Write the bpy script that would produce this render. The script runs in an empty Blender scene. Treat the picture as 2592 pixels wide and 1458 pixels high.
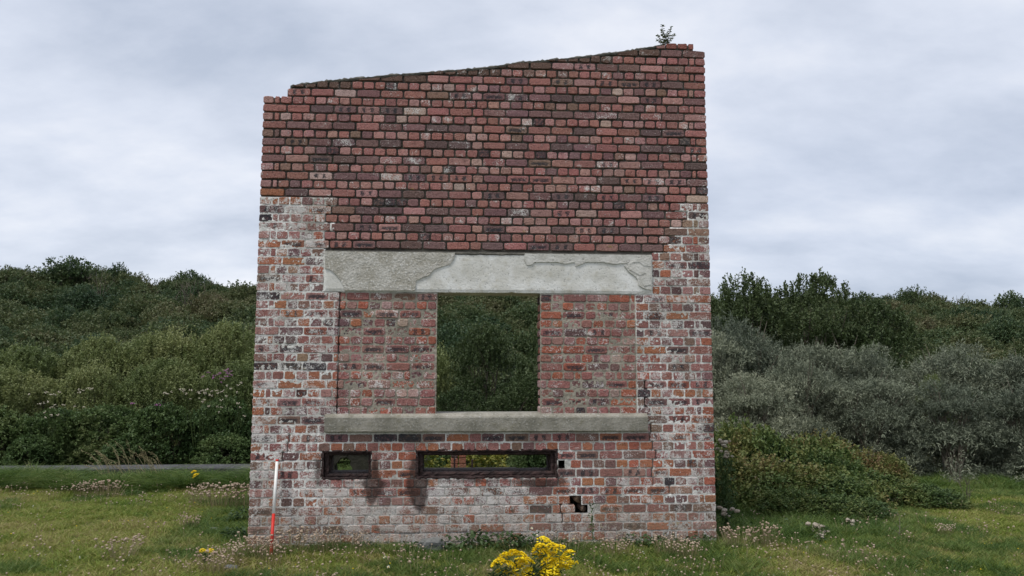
import bpy, math, random
import numpy as np
from mathutils import Vector, Matrix, noise

R = math.radians
SC = bpy.context.scene
COL = SC.collection
random.seed(7)
rng = np.random.default_rng(7)

# ------------------------------------------------------------------ camera
CAM = np.array([1.9754, -7.8277, 1.5342]); YAW, PIT, ROLL = 0.0672, 0.1068, 0.0017; FPX = 2000.0
_fw = np.array([math.sin(YAW)*math.cos(PIT), math.cos(YAW)*math.cos(PIT), math.sin(PIT)])
_rt = np.array([math.cos(YAW), -math.sin(YAW), 0.0]); _up = np.cross(_rt, _fw)
_r2 = _rt*math.cos(ROLL)+_up*math.sin(ROLL); _u2 = _up*math.cos(ROLL)-_rt*math.sin(ROLL)
cd = bpy.data.cameras.new('camera'); cam = bpy.data.objects.new('camera', cd); COL.objects.link(cam)
cd.sensor_width = 36; cd.lens = 36*FPX/2592; cd.clip_start = 0.05; cd.clip_end = 3000
cam.matrix_world = Matrix(((_r2[0], _u2[0], -_fw[0], CAM[0]), (_r2[1], _u2[1], -_fw[1], CAM[1]), (_r2[2], _u2[2], -_fw[2], CAM[2]), (0, 0, 0, 1)))
SC.camera = cam

def at(px, py, Y):            # a pixel of the photograph at depth Y, as a point of the place
    d = _fw+_r2*(px-1296)/FPX-_u2*(py-729)/FPX
    return CAM+d*(Y-CAM[1])/d[1]

# ------------------------------------------------------------------ exposure, sky, sun
SC.view_settings.view_transform = 'Standard'; SC.view_settings.look = 'None'
SC.view_settings.exposure = 0.85; SC.view_settings.gamma = 1.0; SC.view_settings.use_curve_mapping = False
SUN_EL, SUN_AZ = R(64), R(232)            # azimuth clockwise from +Y; the sun stands behind the camera, to its left
W_ = bpy.data.worlds.new('World'); SC.world = W_; W_.use_nodes = True
wn = W_.node_tree; wn.nodes.clear()
def N(t, typ, **kw):
    n = t.nodes.new(typ)
    for k, v in kw.items():
        if k.startswith('_'): setattr(n, k[1:], v)
    for k, v in kw.items():
        if not k.startswith('_'):
            kk = int(k[1:]) if k[0] == 'i' and k[1:].isdigit() else k.replace('0', ' ')
            n.inputs[kk].default_value = v
    return n
def L(t, a, b, ao=0, bi=0):
    t.links.new(a.outputs[ao], b.inputs[bi])
sky = N(wn, 'ShaderNodeTexSky', _sky_type='NISHITA', _sun_disc=False, _sun_elevation=SUN_EL, _sun_rotation=SUN_AZ)
geo = N(wn, 'ShaderNodeTexCoord')
sep = N(wn, 'ShaderNodeSeparateXYZ'); L(wn, geo, sep)
den = N(wn, 'ShaderNodeMath', _operation='MAXIMUM', i1=0.0); L(wn, sep, den, 2)
den2 = N(wn, 'ShaderNodeMath', _operation='ADD', i1=0.34); L(wn, den, den2)
dx = N(wn, 'ShaderNodeMath', _operation='DIVIDE'); L(wn, sep, dx, 0); L(wn, den2, dx, 0, 1)
dy = N(wn, 'ShaderNodeMath', _operation='DIVIDE'); L(wn, sep, dy, 1); L(wn, den2, dy, 0, 1)
cmb = N(wn, 'ShaderNodeCombineXYZ'); L(wn, dx, cmb); L(wn, dy, cmb, 0, 1)
mp = N(wn, 'ShaderNodeMapping'); mp.inputs['Scale'].default_value = (0.8, 1.15, 1); mp.inputs['Rotation'].default_value = (0, 0, R(24)); mp.inputs['Location'].default_value = (1.9, 0.35, 0); L(wn, cmb, mp)
n1 = N(wn, 'ShaderNodeTexNoise', Scale=2.3, Detail=7.0, Roughness=0.56, Distortion=0.08); L(wn, mp, n1)
n2 = N(wn, 'ShaderNodeTexNoise', Scale=0.55, Detail=2.0, Roughness=0.5); L(wn, mp, n2)
r1 = N(wn, 'ShaderNodeValToRGB'); L(wn, n1, r1)
el = r1.color_ramp.elements
el[0].position = 0.30; el[0].color = (0.45, 0.50, 0.595, 1)
el[1].position = 0.74; el[1].color = (0.83, 0.84, 0.875, 1)
e = el.new(0.52); e.color = (0.63, 0.67, 0.755, 1)
r2 = N(wn, 'ShaderNodeValToRGB'); L(wn, n2, r2)
r2.color_ramp.elements[0].position = 0.35; r2.color_ramp.elements[0].color = (0.84, 0.86, 0.90, 1)
r2.color_ramp.elements[1].position = 0.65; r2.color_ramp.elements[1].color = (1.04, 1.03, 1.02, 1)
ml = N(wn, 'ShaderNodeMix', _data_type='RGBA', _blend_type='MULTIPLY'); ml.inputs[0].default_value = 1
wn.links.new(r1.outputs[0], ml.inputs[6]); wn.links.new(r2.outputs[0], ml.inputs[7])
up10 = N(wn, 'ShaderNodeVectorMath', _operation='SCALE'); up10.inputs['Scale'].default_value = 6.8
wn.links.new(ml.outputs[2], up10.inputs[0])
mx = N(wn, 'ShaderNodeMix', _data_type='RGBA'); mx.inputs[0].default_value = 0.93
wn.links.new(sky.outputs[0], mx.inputs[6]); wn.links.new(up10.outputs[0], mx.inputs[7])
bg = N(wn, 'ShaderNodeBackground', Strength=0.1); wn.links.new(mx.outputs[2], bg.inputs[0])
wo = N(wn, 'ShaderNodeOutputWorld'); L(wn, bg, wo)
sl = bpy.data.lights.new('sun', 'SUN'); sl.energy = 1.5; sl.angle = R(14); sl.color = (1.0, 0.965, 0.91)
so = bpy.data.objects.new('sun', sl); COL.objects.link(so)
sd = Vector((math.sin(SUN_AZ)*math.cos(SUN_EL), math.cos(SUN_AZ)*math.cos(SUN_EL), math.sin(SUN_EL)))
so.rotation_euler = (-sd).to_track_quat('-Z', 'Y').to_euler(); so.location = (0, -10, 12)

# ------------------------------------------------------------------ helpers
def tag(o, label=None, cat=None, group=None, kind=None):
    if label: o['label'] = label
    if cat: o['category'] = cat
    if group: o['group'] = group
    if kind: o['kind'] = kind
    return o
def link(name, me, mat=None, parent=None, loc=None):
    o = bpy.data.objects.new(name, me)
    COL.objects.link(o)
    if mat is not None and me is not None and not me.materials: me.materials.append(mat)
    if parent is not None: o.parent = parent
    if loc is not None: o.location = loc
    return o
def empty(name, loc, rz=0):
    o = bpy.data.objects.new(name, None); COL.objects.link(o); o.location = loc; o.rotation_euler[2] = rz; o.empty_display_size = 0.2
    return o
def np_mesh(name, V, F, attrs=None, smooth=False, mat=None):
    """V (n,3), F (m,k) same-size faces"""
    V = np.ascontiguousarray(V, dtype=np.float32); F = np.ascontiguousarray(F, dtype=np.int32)
    me = bpy.data.meshes.new(name); m, k = F.shape
    me.vertices.add(len(V)); me.vertices.foreach_set('co', V.ravel())
    me.loops.add(m*k); me.loops.foreach_set('vertex_index', F.ravel())
    me.polygons.add(m); me.polygons.foreach_set('loop_start', np.arange(0, m*k, k, dtype=np.int32))
    me.polygons.foreach_set('use_smooth', np.full(m, smooth))
    for n_, (typ, data) in (attrs or {}).items():
        a = me.attributes.new(n_, typ, 'POINT')
        a.data.foreach_set('color' if 'COLOR' in typ else 'value', np.ascontiguousarray(data, dtype=np.float32).ravel())
    me.update(calc_edges=True)
    if mat: me.materials.append(mat)
    return me
def py_mesh(name, V, F, mat=None, smooth=False):
    me = bpy.data.meshes.new(name); me.from_pydata(V, [], F); me.update()
    if smooth: me.polygons.foreach_set('use_smooth', [True]*len(F))
    if mat: me.materials.append(mat)
    return me
def prism(polys, y0, y1):
    V, F = [], []
    for poly in polys:
        n = len(poly); b = len(V)
        V += [(x, y0, z) for x, z in poly]+[(x, y1, z) for x, z in poly]
        F.append(tuple(b+i for i in range(n))); F.append(tuple(b+n+i for i in reversed(range(n))))
        for i in range(n):
            j = (i+1) % n; F.append((b+i, b+n+i, b+n+j, b+j))
    return V, F
def tube(path, rad, n=6, V=None, F=None):
    V = [] if V is None else V; F = [] if F is None else F
    b = len(V); m = len(path)
    for i, p in enumerate(path):
        p = Vector(p); a = Vector(path[max(i-1, 0)]); c = Vector(path[min(i+1, m-1)]); d = (c-a).normalized()
        s = d.cross(Vector((0.31, 0.2, 0.93))).normalized(); t = d.cross(s)
        r = rad[i] if hasattr(rad, '__len__') else rad
        for k in range(n):
            A = 2*math.pi*k/n; q = p+(s*math.cos(A)+t*math.sin(A))*r; V.append(tuple(q))
    for i in range(m-1):
        for k in range(n):
            F.append((b+i*n+k, b+i*n+(k+1) % n, b+(i+1)*n+(k+1) % n, b+(i+1)*n+k))
    F.append(tuple(b+k for k in reversed(range(n)))); F.append(tuple(b+(m-1)*n+k for k in range(n)))
    return V, F
def unit(v): return v/np.maximum(np.linalg.norm(v, axis=-1, keepdims=True), 1e-9)
def leaf_quads(P, D, Ln, Wd, rg, droop=0.15, flat=0.0):
    """rhombic leaves: base, side, tip, side"""
    n = len(P); Ln = np.broadcast_to(Ln, n)[:, None]; Wd = np.broadcast_to(Wd, n)[:, None]
    rnd = rg.normal(size=(n, 3)); rnd[:, 2] *= (1-flat)
    S = unit(np.cross(D, rnd)) if flat == 0 else unit(np.cross(D, np.array([0, 0, 1.0])+0.5*rnd))
    mid = P+D*Ln*0.48; tip = P+D*Ln; tip[:, 2] -= (Ln*droop)[:, 0]
    V = np.stack([P, mid-S*Wd*.5, tip, mid+S*Wd*.5], 1).reshape(-1, 3)
    return V, np.arange(4*n).reshape(n, 4)
def blades(P, H, Wd, rg, lean=0.35, droop=0.3, seg=2, wind=(0, 0)):
    n = len(P); H = np.broadcast_to(H, n)[:, None]; Wd = np.broadcast_to(Wd, n)[:, None]
    A = rg.uniform(0, 2*np.pi, n); out = np.c_[np.cos(A), np.sin(A), np.zeros(n)]; le = rg.uniform(.1, 1, (n, 1))*lean
    D = unit(np.c_[np.zeros((n, 2)), np.ones(n)]+out*le+np.array([wind[0], wind[1], 0])*.4)
    S = unit(np.cross(D, rg.normal(size=(n, 3))))
    rows = []
    for k in range(seg+1):
        t = k/seg; c = P+D*H*t+(out*lean+np.array([wind[0], wind[1], -0.45]))*H*droop*t*t
        w = Wd*(1-t**1.6)*.5+0.0002; rows += [c-S*w, c+S*w]
    V = np.stack(rows, 1).reshape(-1, 3); m = 2*(seg+1)
    F = np.concatenate([np.stack([np.arange(n)*m+2*k, np.arange(n)*m+2*k+1, np.arange(n)*m+2*k+3, np.arange(n)*m+2*k+2], 1) for k in range(seg)])
    return V, F
def join_np(parts):
    Vs, Fs, o = [], [], 0
    for V, F in parts: Vs.append(V); Fs.append(F+o); o += len(V)
    return np.concatenate(Vs), np.concatenate(Fs)

# ------------------------------------------------------------------ materials
def mat(name):
    m = bpy.data.materials.new(name); m.use_nodes = True; t = m.node_tree; t.nodes.clear()
    out = N(t, 'ShaderNodeOutputMaterial'); b = N(t, 'ShaderNodeBsdfPrincipled'); L(t, b, out)
    b.inputs['Roughness'].default_value = 0.85; b.inputs['Specular IOR Level'].default_value = 0.25
    return m, t, b, out
def mixc(t, fac, a, b, blend='MIX'):
    n = N(t, 'ShaderNodeMix', _data_type='RGBA', _blend_type=blend)
    for s, i in ((fac, 0), (a, 6), (b, 7)):
        if isinstance(s, bpy.types.NodeSocket): t.links.new(s, n.inputs[i])
        else: n.inputs[i].default_value = s if not isinstance(s, tuple) else (*s[:3], 1)
    return n.outputs[2]
def mth(t, op, a, b=0.0, c=0.0, clamp=False):
    n = N(t, 'ShaderNodeMath', _operation=op, _use_clamp=clamp)
    for i, s in enumerate((a, b, c)):
        if isinstance(s, bpy.types.NodeSocket): t.links.new(s, n.inputs[i])
        else: n.inputs[i].default_value = s
    return n.outputs[0]
def noi(t, scale, vec=None, detail=3.0, rough=0.55, w=None):
    n = N(t, 'ShaderNodeTexNoise', Scale=scale, Detail=detail, Roughness=rough)
    if vec is not None: t.links.new(vec, n.inputs['Vector'])
    return n.outputs[0]
def mr(t, v, a, b, c=0.0, d=1.0, smooth=True):
    n = N(t, 'ShaderNodeMapRange', _interpolation_type='SMOOTHSTEP' if smooth else 'LINEAR')
    t.links.new(v, n.inputs[0]); n.inputs[1].default_value = a; n.inputs[2].default_value = b; n.inputs[3].default_value = c; n.inputs[4].default_value = d
    return n.outputs[0]
def pos(t): return N(t, 'ShaderNodeNewGeometry').outputs['Position']
def bump(t, b, h, dist, strength=1.0):
    n = N(t, 'ShaderNodeBump', Distance=dist, Strength=strength); t.links.new(h, n.inputs['Height']); t.links.new(n.outputs[0], b.inputs['Normal'])

RUSTY = [(1.17, .43, .09, .12, 1.1), (1.60, .40, .10, .16, 1.2), (1.55, .62, .06, .2, .8), (1.18, .64, .05, .15, .8), (2.80, .46, .24, .06, .8), (.64, .62, .05, .18, .75), (2.0, .49, .55, .03, .45), (.88, .48, .3, .03, .55), (2.3, .0, .5, .05, .5), (1.2, .01, .9, .035, .55), (3.18, .30, .10, .05, .5), (1.30, .46, .2, .05, .3), (.9, .80, .3, .03, .45), (2.2, .81, .7, .03, .4), (3.0, .62, .05, .16, .5), (1.15, .33, .05, .12, .5), (1.62, .28, .05, .14, .5), (2.4, .47, .6, .05, .3)]
def blobs(t, P, lst):
    sp = N(t, 'ShaderNodeSeparateXYZ'); t.links.new(P, sp.inputs[0]); tot = None
    for cx, cz, rx, rz, a in lst:
        u = mth(t, 'POWER', mth(t, 'ABSOLUTE', mth(t, 'MULTIPLY', mth(t, 'SUBTRACT', sp.outputs[0], cx), 1/rx)), 2.0); v = mth(t, 'POWER', mth(t, 'ABSOLUTE', mth(t, 'MULTIPLY', mth(t, 'SUBTRACT', sp.outputs[2], cz), 1/rz)), 2.0)
        g = mth(t, 'MULTIPLY', mth(t, 'EXPONENT', mth(t, 'MULTIPLY', mth(t, 'ADD', u, v), -1.0)), a); tot = g if tot is None else mth(t, 'ADD', tot, g)
    return tot
def brick_material(mode):
    m, t, b, out = mat('brick_'+mode.lower())
    def A(nm, o='Fac'): return N(t, 'ShaderNodeAttribute', _attribute_type=mode, _attribute_name=nm).outputs[o]
    P = pos(t); base = A('bcol', 'Color'); prm = N(t, 'ShaderNodeSeparateColor'); t.links.new(A('bprm', 'Color'), prm.inputs[0])
    eff, mark, stain = prm.outputs[0], prm.outputs[1], prm.outputs[2]
    uv = N(t, 'ShaderNodeSeparateXYZ'); t.links.new(N(t, 'ShaderNodeUVMap', _uv_map='face').outputs[0], uv.inputs[0])
    n_big, n_mid, n_fin, n_vf = noi(t, 9, P), noi(t, 34, P, 4, .65), noi(t, 88, P, 4, .7), noi(t, 420, P, 2)
    c = mixc(t, mr(t, n_mid, .3, .75), base, (0.85, 0.8, 0.8), 'MULTIPLY')
    c = mixc(t, mr(t, n_fin, .46, .34), c, mixc(t, .75, c, (0.03, 0.022, 0.022)))          # pits
    c = mixc(t, mr(t, n_fin, .53, .68, 0, .5), c, (0.42, 0.30, 0.26))                        # pale grit
    c = mixc(t, mr(t, noi(t, 17, P, 5, .7), .50, .70, 0, .62), c, mixc(t, .6, c, (0.06, 0.045, 0.045)))   # weathered skin
    u, v = uv.outputs[0], uv.outputs[1]
    wob = mth(t, 'MULTIPLY', mth(t, 'SUBTRACT', n_mid, 0.5), 0.42); u2 = mth(t, 'ADD', u, wob); v2 = mth(t, 'ADD', v, mth(t, 'MULTIPLY', wob, 2.2))
    def band(x, c0, hw): return mr(t, mth(t, 'ABSOLUTE', mth(t, 'SUBTRACT', x, c0)), hw, hw*.6)
    bars = mth(t, 'MAXIMUM', band(u2, .3, .1), band(u2, .66, .1)); bars = mth(t, 'MULTIPLY', bars, band(v2, .5, .46))
    hb = mth(t, 'MULTIPLY', band(v2, .44, .30), band(u2, .5, .47))
    isb = mth(t, 'MULTIPLY', mth(t, 'GREATER_THAN', mark, .1), mth(t, 'LESS_THAN', mark, .4))
    ish = mth(t, 'MULTIPLY', mth(t, 'GREATER_THAN', mark, .4), mth(t, 'LESS_THAN', mark, .7))
    mk = mth(t, 'ADD', mth(t, 'MULTIPLY', bars, isb), mth(t, 'MULTIPLY', hb, ish)); mk = mth(t, 'MAXIMUM', mk, mth(t, 'GREATER_THAN', mark, .8), clamp=True)
    mk = mth(t, 'MULTIPLY', mk, mr(t, mth(t, 'ADD', mth(t, 'MULTIPLY', n_mid, .5), mth(t, 'MULTIPLY', n_fin, .5)), .36, .52, .0, .9))
    c = mixc(t, mk, c, (0.032, 0.036, 0.043))
    e = mth(t, 'ADD', eff, mth(t, 'MULTIPLY', mth(t, 'SUBTRACT', n_big, .5), 2.1)); e = mth(t, 'ADD', e, mth(t, 'MULTIPLY', mth(t, 'SUBTRACT', n_mid, .5), 1.4))
    e = mth(t, 'ADD', e, mth(t, 'MULTIPLY', mth(t, 'SUBTRACT', n_fin, .5), 2.2)); e = mr(t, e, .44, .92, 0, .84)
    c = mixc(t, e, c, (0.74, 0.71, 0.68))
    zz = N(t, 'ShaderNodeSeparateXYZ'); t.links.new(P, zz.inputs[0])      # earthy bloom on the lowest courses
    lo = mth(t, 'MULTIPLY', mr(t, mth(t, 'ADD', zz.outputs[2], mth(t, 'MULTIPLY', mth(t, 'SUBTRACT', n_big, .5), .5)), .45, .0, 0, .55), mr(t, n_mid, .35, .6, .35, 1)); c = mixc(t, lo, c, (0.27, 0.205, 0.13))
    lich = mr(t, noi(t, 5.5, P, 2), .66, .74, 0, 1); lich = mth(t, 'MULTIPLY', lich, mr(t, n_mid, .5, .62)); c = mixc(t, mth(t, 'MULTIPLY', lich, .6), c, (0.36, 0.27, 0.07))
    st = mth(t, 'ADD', blobs(t, P, RUSTY), mth(t, 'MULTIPLY', mth(t, 'SUBTRACT', n_mid, .5), .8)); st = mth(t, 'ADD', st, mth(t, 'MULTIPLY', mth(t, 'SUBTRACT', n_big, .5), .8)); st = mr(t, st, .32, .85, 0, .88); c = mixc(t, st, c, mixc(t, mr(t, n_mid, .4, .65), (0.045, 0.030, 0.027), (0.10, 0.05, 0.038)))
    t.links.new(c, b.inputs['Base Color'])
    b.inputs['Roughness'].default_value = .92; b.inputs['Specular IOR Level'].default_value = .2
    hsum = mth(t, 'ADD', mth(t, 'MULTIPLY', n_mid, .7), mth(t, 'ADD', mth(t, 'MULTIPLY', n_fin, .5), mth(t, 'MULTIPLY', n_vf, .2)))
    bump(t, b, hsum, .02, 1.0)
    return m
M_BRK_O, M_BRK_G = brick_material('OBJECT'), brick_material('GEOMETRY')

def mortar_material():
    m, t, b, out = mat('mortar'); P = pos(t)
    c = N(t, 'ShaderNodeAttribute', _attribute_name='mcol').outputs['Color']
    n1, n2 = noi(t, 25, P, 4, .65), noi(t, 110, P, 3, .7)
    c = mixc(t, mr(t, n1, .35, .7, 0, .55), c, mixc(t, .6, c, (0.11, 0.10, 0.08)))
    c = mixc(t, mr(t, n2, .46, .30, 0, .8), c, (0.05, 0.045, 0.04))
    c = mixc(t, mr(t, noi(t, 7, P), .58, .7, 0, .35), c, (0.10, 0.12, 0.06))
    st = mth(t, 'ADD', blobs(t, P, RUSTY), mth(t, 'MULTIPLY', mth(t, 'SUBTRACT', n1, .5), .9)); c = mixc(t, mr(t, st, .30, .8, 0, .9), c, (0.05, 0.034, 0.03))
    t.links.new(c, b.inputs['Base Color']); bump(t, b, mth(t, 'ADD', n1, mth(t, 'MULTIPLY', n2, .5)), .012); return m
M_MORT = mortar_material()

def stone_mat(name, ca, cb, cc, s1=3, s2=90, dist=.006, speck=None, rough=.9, streak=None):
    m, t, b, out = mat(name); P = pos(t)
    n1, n2, n3 = noi(t, s1, P, 5, .6), noi(t, s2, P, 3, .7), noi(t, s2*.25, P, 4, .6)
    c = mixc(t, mr(t, n1, .35, .68), ca, cb); c = mixc(t, mr(t, n3, .52, .75, 0, .7), c, cc)
    c = mixc(t, mr(t, n2, .42, .28, 0, .75), c, mixc(t, .8, c, (0.03, 0.03, 0.03)))
    if speck: c = mixc(t, mr(t, n2, .56, .66, 0, .9), c, speck)
    if streak:
        sp = N(t, 'ShaderNodeMapping'); sp.inputs['Scale'].default_value = (1.6, 1, 5.5); t.links.new(P, sp.inputs[0])
        c = mixc(t, mr(t, noi(t, 3.2, sp.outputs[0], 5, .7), .60, .74, 0, .55), c, streak)
    t.links.new(c, b.inputs['Base Color']); b.inputs['Roughness'].default_value = rough
    bump(t, b, mth(t, 'ADD', mth(t, 'MULTIPLY', n2, .6), n3), dist); return m
M_PLAST = stone_mat('white_plaster', (0.60, 0.585, 0.535), (0.78, 0.775, 0.75), (0.48, 0.45, 0.37), 4.5, 50, .004, streak=(0.30, 0.21, 0.12))
M_AGG = stone_mat('aggregate_render', (0.38, 0.355, 0.30), (0.54, 0.52, 0.475), (0.31, 0.28, 0.22), 6, 48, .012, speck=(0.72, 0.71, 0.68))
M_RPLA = stone_mat('cracked_render', (0.48, 0.465, 0.42), (0.64, 0.625, 0.585), (0.36, 0.335, 0.27), 7, 48, .008, speck=(0.62, 0.61, 0.58))
M_SILL = stone_mat('sill_concrete', (0.19, 0.18, 0.145), (0.32, 0.30, 0.255), (0.16, 0.145, 0.09), 5, 50, .008, speck=(0.40, 0.39, 0.36), streak=(0.33, 0.30, 0.20))
M_RUST = stone_mat('rusted_steel', (0.028, 0.018, 0.017), (0.062, 0.036, 0.033), (0.014, 0.011, 0.012), 9, 60, .012, rough=.8)
M_CAP = stone_mat('weathered_capping', (0.075, 0.072, 0.062), (0.15, 0.14, 0.12), (0.05, 0.055, 0.035), 7, 80, .012)
M_TRACK = stone_mat('track_concrete', (0.055, 0.055, 0.058), (0.085, 0.085, 0.09), (0.04, 0.04, 0.038), 2, 30, .008, speck=(0.16, 0.16, 0.16))
M_ROCK = stone_mat('grey_stone', (0.10, 0.105, 0.10), (0.20, 0.20, 0.19), (0.06, 0.065, 0.05), 6, 60, .012)
M_PALEROCK = stone_mat('pale_stone', (0.24, 0.23, 0.21), (0.36, 0.35, 0.33), (0.16, 0.16, 0.13), 8, 60, .012)
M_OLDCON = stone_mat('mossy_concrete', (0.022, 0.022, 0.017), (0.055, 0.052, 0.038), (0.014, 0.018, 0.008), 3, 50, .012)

def leaf_mat(name, cols, trans=.28, rough=.55, spec=.3, posn=None):
    m, t, b, out = mat(name)
    ti = N(t, 'ShaderNodeAttribute', _attribute_name='tint').outputs['Fac']
    oi = N(t, 'ShaderNodeObjectInfo').outputs['Random']
    f = mth(t, 'ADD', mth(t, 'MULTIPLY', ti, .62), mth(t, 'MULTIPLY', oi, .38))
    if posn: f = mth(t, 'ADD', f, mth(t, 'MULTIPLY', mth(t, 'SUBTRACT', noi(t, posn, pos(t), 3, .6), .5), 1.5), clamp=True)
    rp = N(t, 'ShaderNodeValToRGB'); t.links.new(f, rp.inputs[0]); els = rp.color_ramp.elements
    for i, cc in enumerate(cols):
        p = i/(len(cols)-1)
        if i == 0: els[0].position = 0; els[0].color = (*cc, 1)
        elif i == len(cols)-1: els[-1].position = 1; els[-1].color = (*cc, 1)
        else: e = els.new(p); e.color = (*cc, 1)
    t.links.new(rp.outputs[0], b.inputs['Base Color']); b.inputs['Roughness'].default_value = rough; b.inputs['Specular IOR Level'].default_value = spec
    tr = N(t, 'ShaderNodeBsdfTranslucent'); t.links.new(rp.outputs[0], tr.inputs[0])
    ms = N(t, 'ShaderNodeMixShader'); ms.inputs[0].default_value = trans; L(t, b, ms, 0, 1); L(t, tr, ms, 0, 2); L(t, ms, out)
    return m
M_BUCK = leaf_mat('sea_buckthorn_leaf', [(0.060, 0.078, 0.054), (0.120, 0.142, 0.098), (0.24, 0.26, 0.18), (0.42, 0.425, 0.30)], .2)
M_WILL = leaf_mat('willow_leaf', [(0.030, 0.052, 0.018), (0.055, 0.085, 0.030), (0.095, 0.125, 0.050), (0.16, 0.18, 0.090)])
M_SALL = leaf_mat('sallow_leaf', [(0.070, 0.100, 0.032), (0.128, 0.168, 0.056), (0.200, 0.230, 0.086), (0.30, 0.305, 0.13)], posn=.5)
M_HILL = leaf_mat('hillside_leaf', [(0.030, 0.060, 0.030), (0.055, 0.092, 0.040), (0.085, 0.115, 0.044), (0.125, 0.135, 0.058), (0.17, 0.15, 0.085)], posn=.16)
M_HEDGE = leaf_mat('hedge_leaf', [(0.034, 0.064, 0.022), (0.062, 0.108, 0.036), (0.105, 0.155, 0.050), (0.16, 0.185, 0.070)], posn=.8)
M_BRAM = leaf_mat('bramble_leaf', [(0.035, 0.065, 0.024), (0.065, 0.110, 0.034), (0.110, 0.155, 0.044), (0.175, 0.175, 0.055), (0.20, 0.11, 0.06)], posn=1.1)
M_BRAMY = leaf_mat('yellowing_bramble_leaf', [(0.05, 0.09, 0.02), (0.10, 0.15, 0.03), (0.26, 0.24, 0.04), (0.32, 0.20, 0.05)])
M_WEED = leaf_mat('weed_leaf', [(0.030, 0.060, 0.020), (0.055, 0.095, 0.030), (0.085, 0.13, 0.045)])
M_GRASS = leaf_mat('grass_blade', [(0.080, 0.140, 0.018), (0.150, 0.220, 0.030), (0.240, 0.280, 0.050), (0.31, 0.28, 0.095), (0.33, 0.27, 0.13)], .3, posn=.55)
M_LUSH = leaf_mat('lush_grass_blade', [(0.040, 0.082, 0.016), (0.072, 0.130, 0.024), (0.130, 0.190, 0.038), (0.23, 0.235, 0.09)], .3, posn=1.2)
M_DRY = leaf_mat('dry_stalk', [(0.20, 0.17, 0.08), (0.30, 0.25, 0.13), (0.38, 0.33, 0.2)], .2)
M_HEAD = leaf_mat('dried_thrift_head', [(0.28, 0.205, 0.14), (0.39, 0.295, 0.215), (0.50, 0.40, 0.31)], .15, .9)
M_FLUFF = leaf_mat('thistledown', [(0.30, 0.25, 0.19), (0.42, 0.36, 0.29), (0.52, 0.47, 0.40)], .3, .95)
M_YEL = leaf_mat('ragwort_petal', [(0.74, 0.50, 0.003), (0.86, 0.64, 0.004), (0.90, 0.74, 0.02)], .15)
M_PINK = leaf_mat('willowherb_petal', [(0.32, 0.10, 0.27), (0.42, 0.16, 0.36), (0.48, 0.24, 0.40)], .2)
M_WHITE = leaf_mat('daisy_petal', [(0.66, 0.66, 0.60), (0.75, 0.75, 0.7), (0.8, 0.8, 0.76)], .15)
M_CREAM = leaf_mat('cream_flower', [(0.42, 0.37, 0.28), (0.52, 0.47, 0.36), (0.60, 0.55, 0.45)], .2)
M_STEM = stone_mat('woody_stem', (0.10, 0.085, 0.06), (0.17, 0.15, 0.12), (0.06, 0.05, 0.04), 8, 60, .004)
M_PALE = stone_mat('bleached_twig', (0.26, 0.24, 0.19), (0.36, 0.33, 0.27), (0.18, 0.15, 0.11), 8, 60, .003)
def flat_mat(name, c, rough=.5, wear=.8):
    m, t, b, out = mat(name); P = pos(t); n = noi(t, 40, P, 4, .6)
    t.links.new(mixc(t, mr(t, n, .4, .7, 0, .5), c, tuple(x*wear for x in c)), b.inputs['Base Color']); b.inputs['Roughness'].default_value = rough; bump(t, b, n, .0006); return m
M_RED, M_WPAINT = flat_mat('red_paint', (0.56, 0.035, 0.025)), flat_mat('white_paint', (0.78, 0.77, 0.74))
M_GSTEM = flat_mat('green_stem', (0.07, 0.10, 0.03), .7)

# ------------------------------------------------------------------ ground
def nz(x, y, s, k=0.0): return noise.noise((x*s, y*s, k))
RX = [-80, -32, -26, -20, -12, -1, 12, 24, 34, 60]; RZ = [6.6, 7.6, 7.6, 7.1, 6.6, 7.6, 7.4, 6.0, 5.8, 5.0]
def hgt(x, y):
    z = -0.135+0.022*nz(x, y, .8)+0.05*nz(x, y, .25, 3)*min(1, max(0, (math.hypot(x-2, y)-3)/4))
    z -= 0.02*min(1, max(0, x-2)/4)
    if y > 10:
        tt = min(1, (y-10)/37); ridge = float(np.interp(x, RX, RZ))+.5*nz(x, 0, .12, 9)
        z += ridge*(tt**1.15)*(1+.12*nz(x, y, .09, 5)*(1 if tt < 1 else 0))
        if y > 47: z -= min(4, (y-47)*.05)
    return z
def axis(pts):
    out = []
    for a, b, s in pts: out += list(np.arange(a, b, s))
    return out+[pts[-1][1]]
gxs = axis([(-900, -120, 60), (-120, -40, 8), (-40, -10, 1.5), (-10, 14, .25), (14, 50, 1.5), (50, 130, 8), (130, 910, 60)])
gys = axis([(-500, -60, 40), (-60, -10, 5), (-10, -3, .5), (-3, 9, .2), (9, 50, 1.0), (50, 130, 8), (130, 1210, 60)])
nx, ny = len(gxs), len(gys)
GV = np.array([(x, y, hgt(x, y)) for y in gys for x in gxs])
ii = np.arange((ny-1)*nx).reshape(ny-1, nx)[:, :-1].ravel()
GF = np.stack([ii, ii+1, ii+nx+1, ii+nx], 1)
def ground_mat():
    m, t, b, out = mat('turf'); P = pos(t)
    n1, n2, n3 = noi(t, .55, P, 4, .6), noi(t, 6, P, 4, .65), noi(t, 55, P, 3, .7)
    c = mixc(t, mr(t, n1, .38, .62), (0.055, 0.085, 0.022), (0.125, 0.120, 0.048)); c = mixc(t, mr(t, n2, .5, .72, 0, .8), c, (0.09, 0.065, 0.035))
    c = mixc(t, mr(t, n3, .5, .3, 0, .8), c, (0.025, 0.028, 0.012))
    t.links.new(c, b.inputs['Base Color']); b.inputs['Roughness'].default_value = .95; bump(t, b, mth(t, 'ADD', n2, n3), .03); return m
tag(link('ground', np_mesh('ground', GV, GF, smooth=True, mat=ground_mat())), kind='structure')

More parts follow.
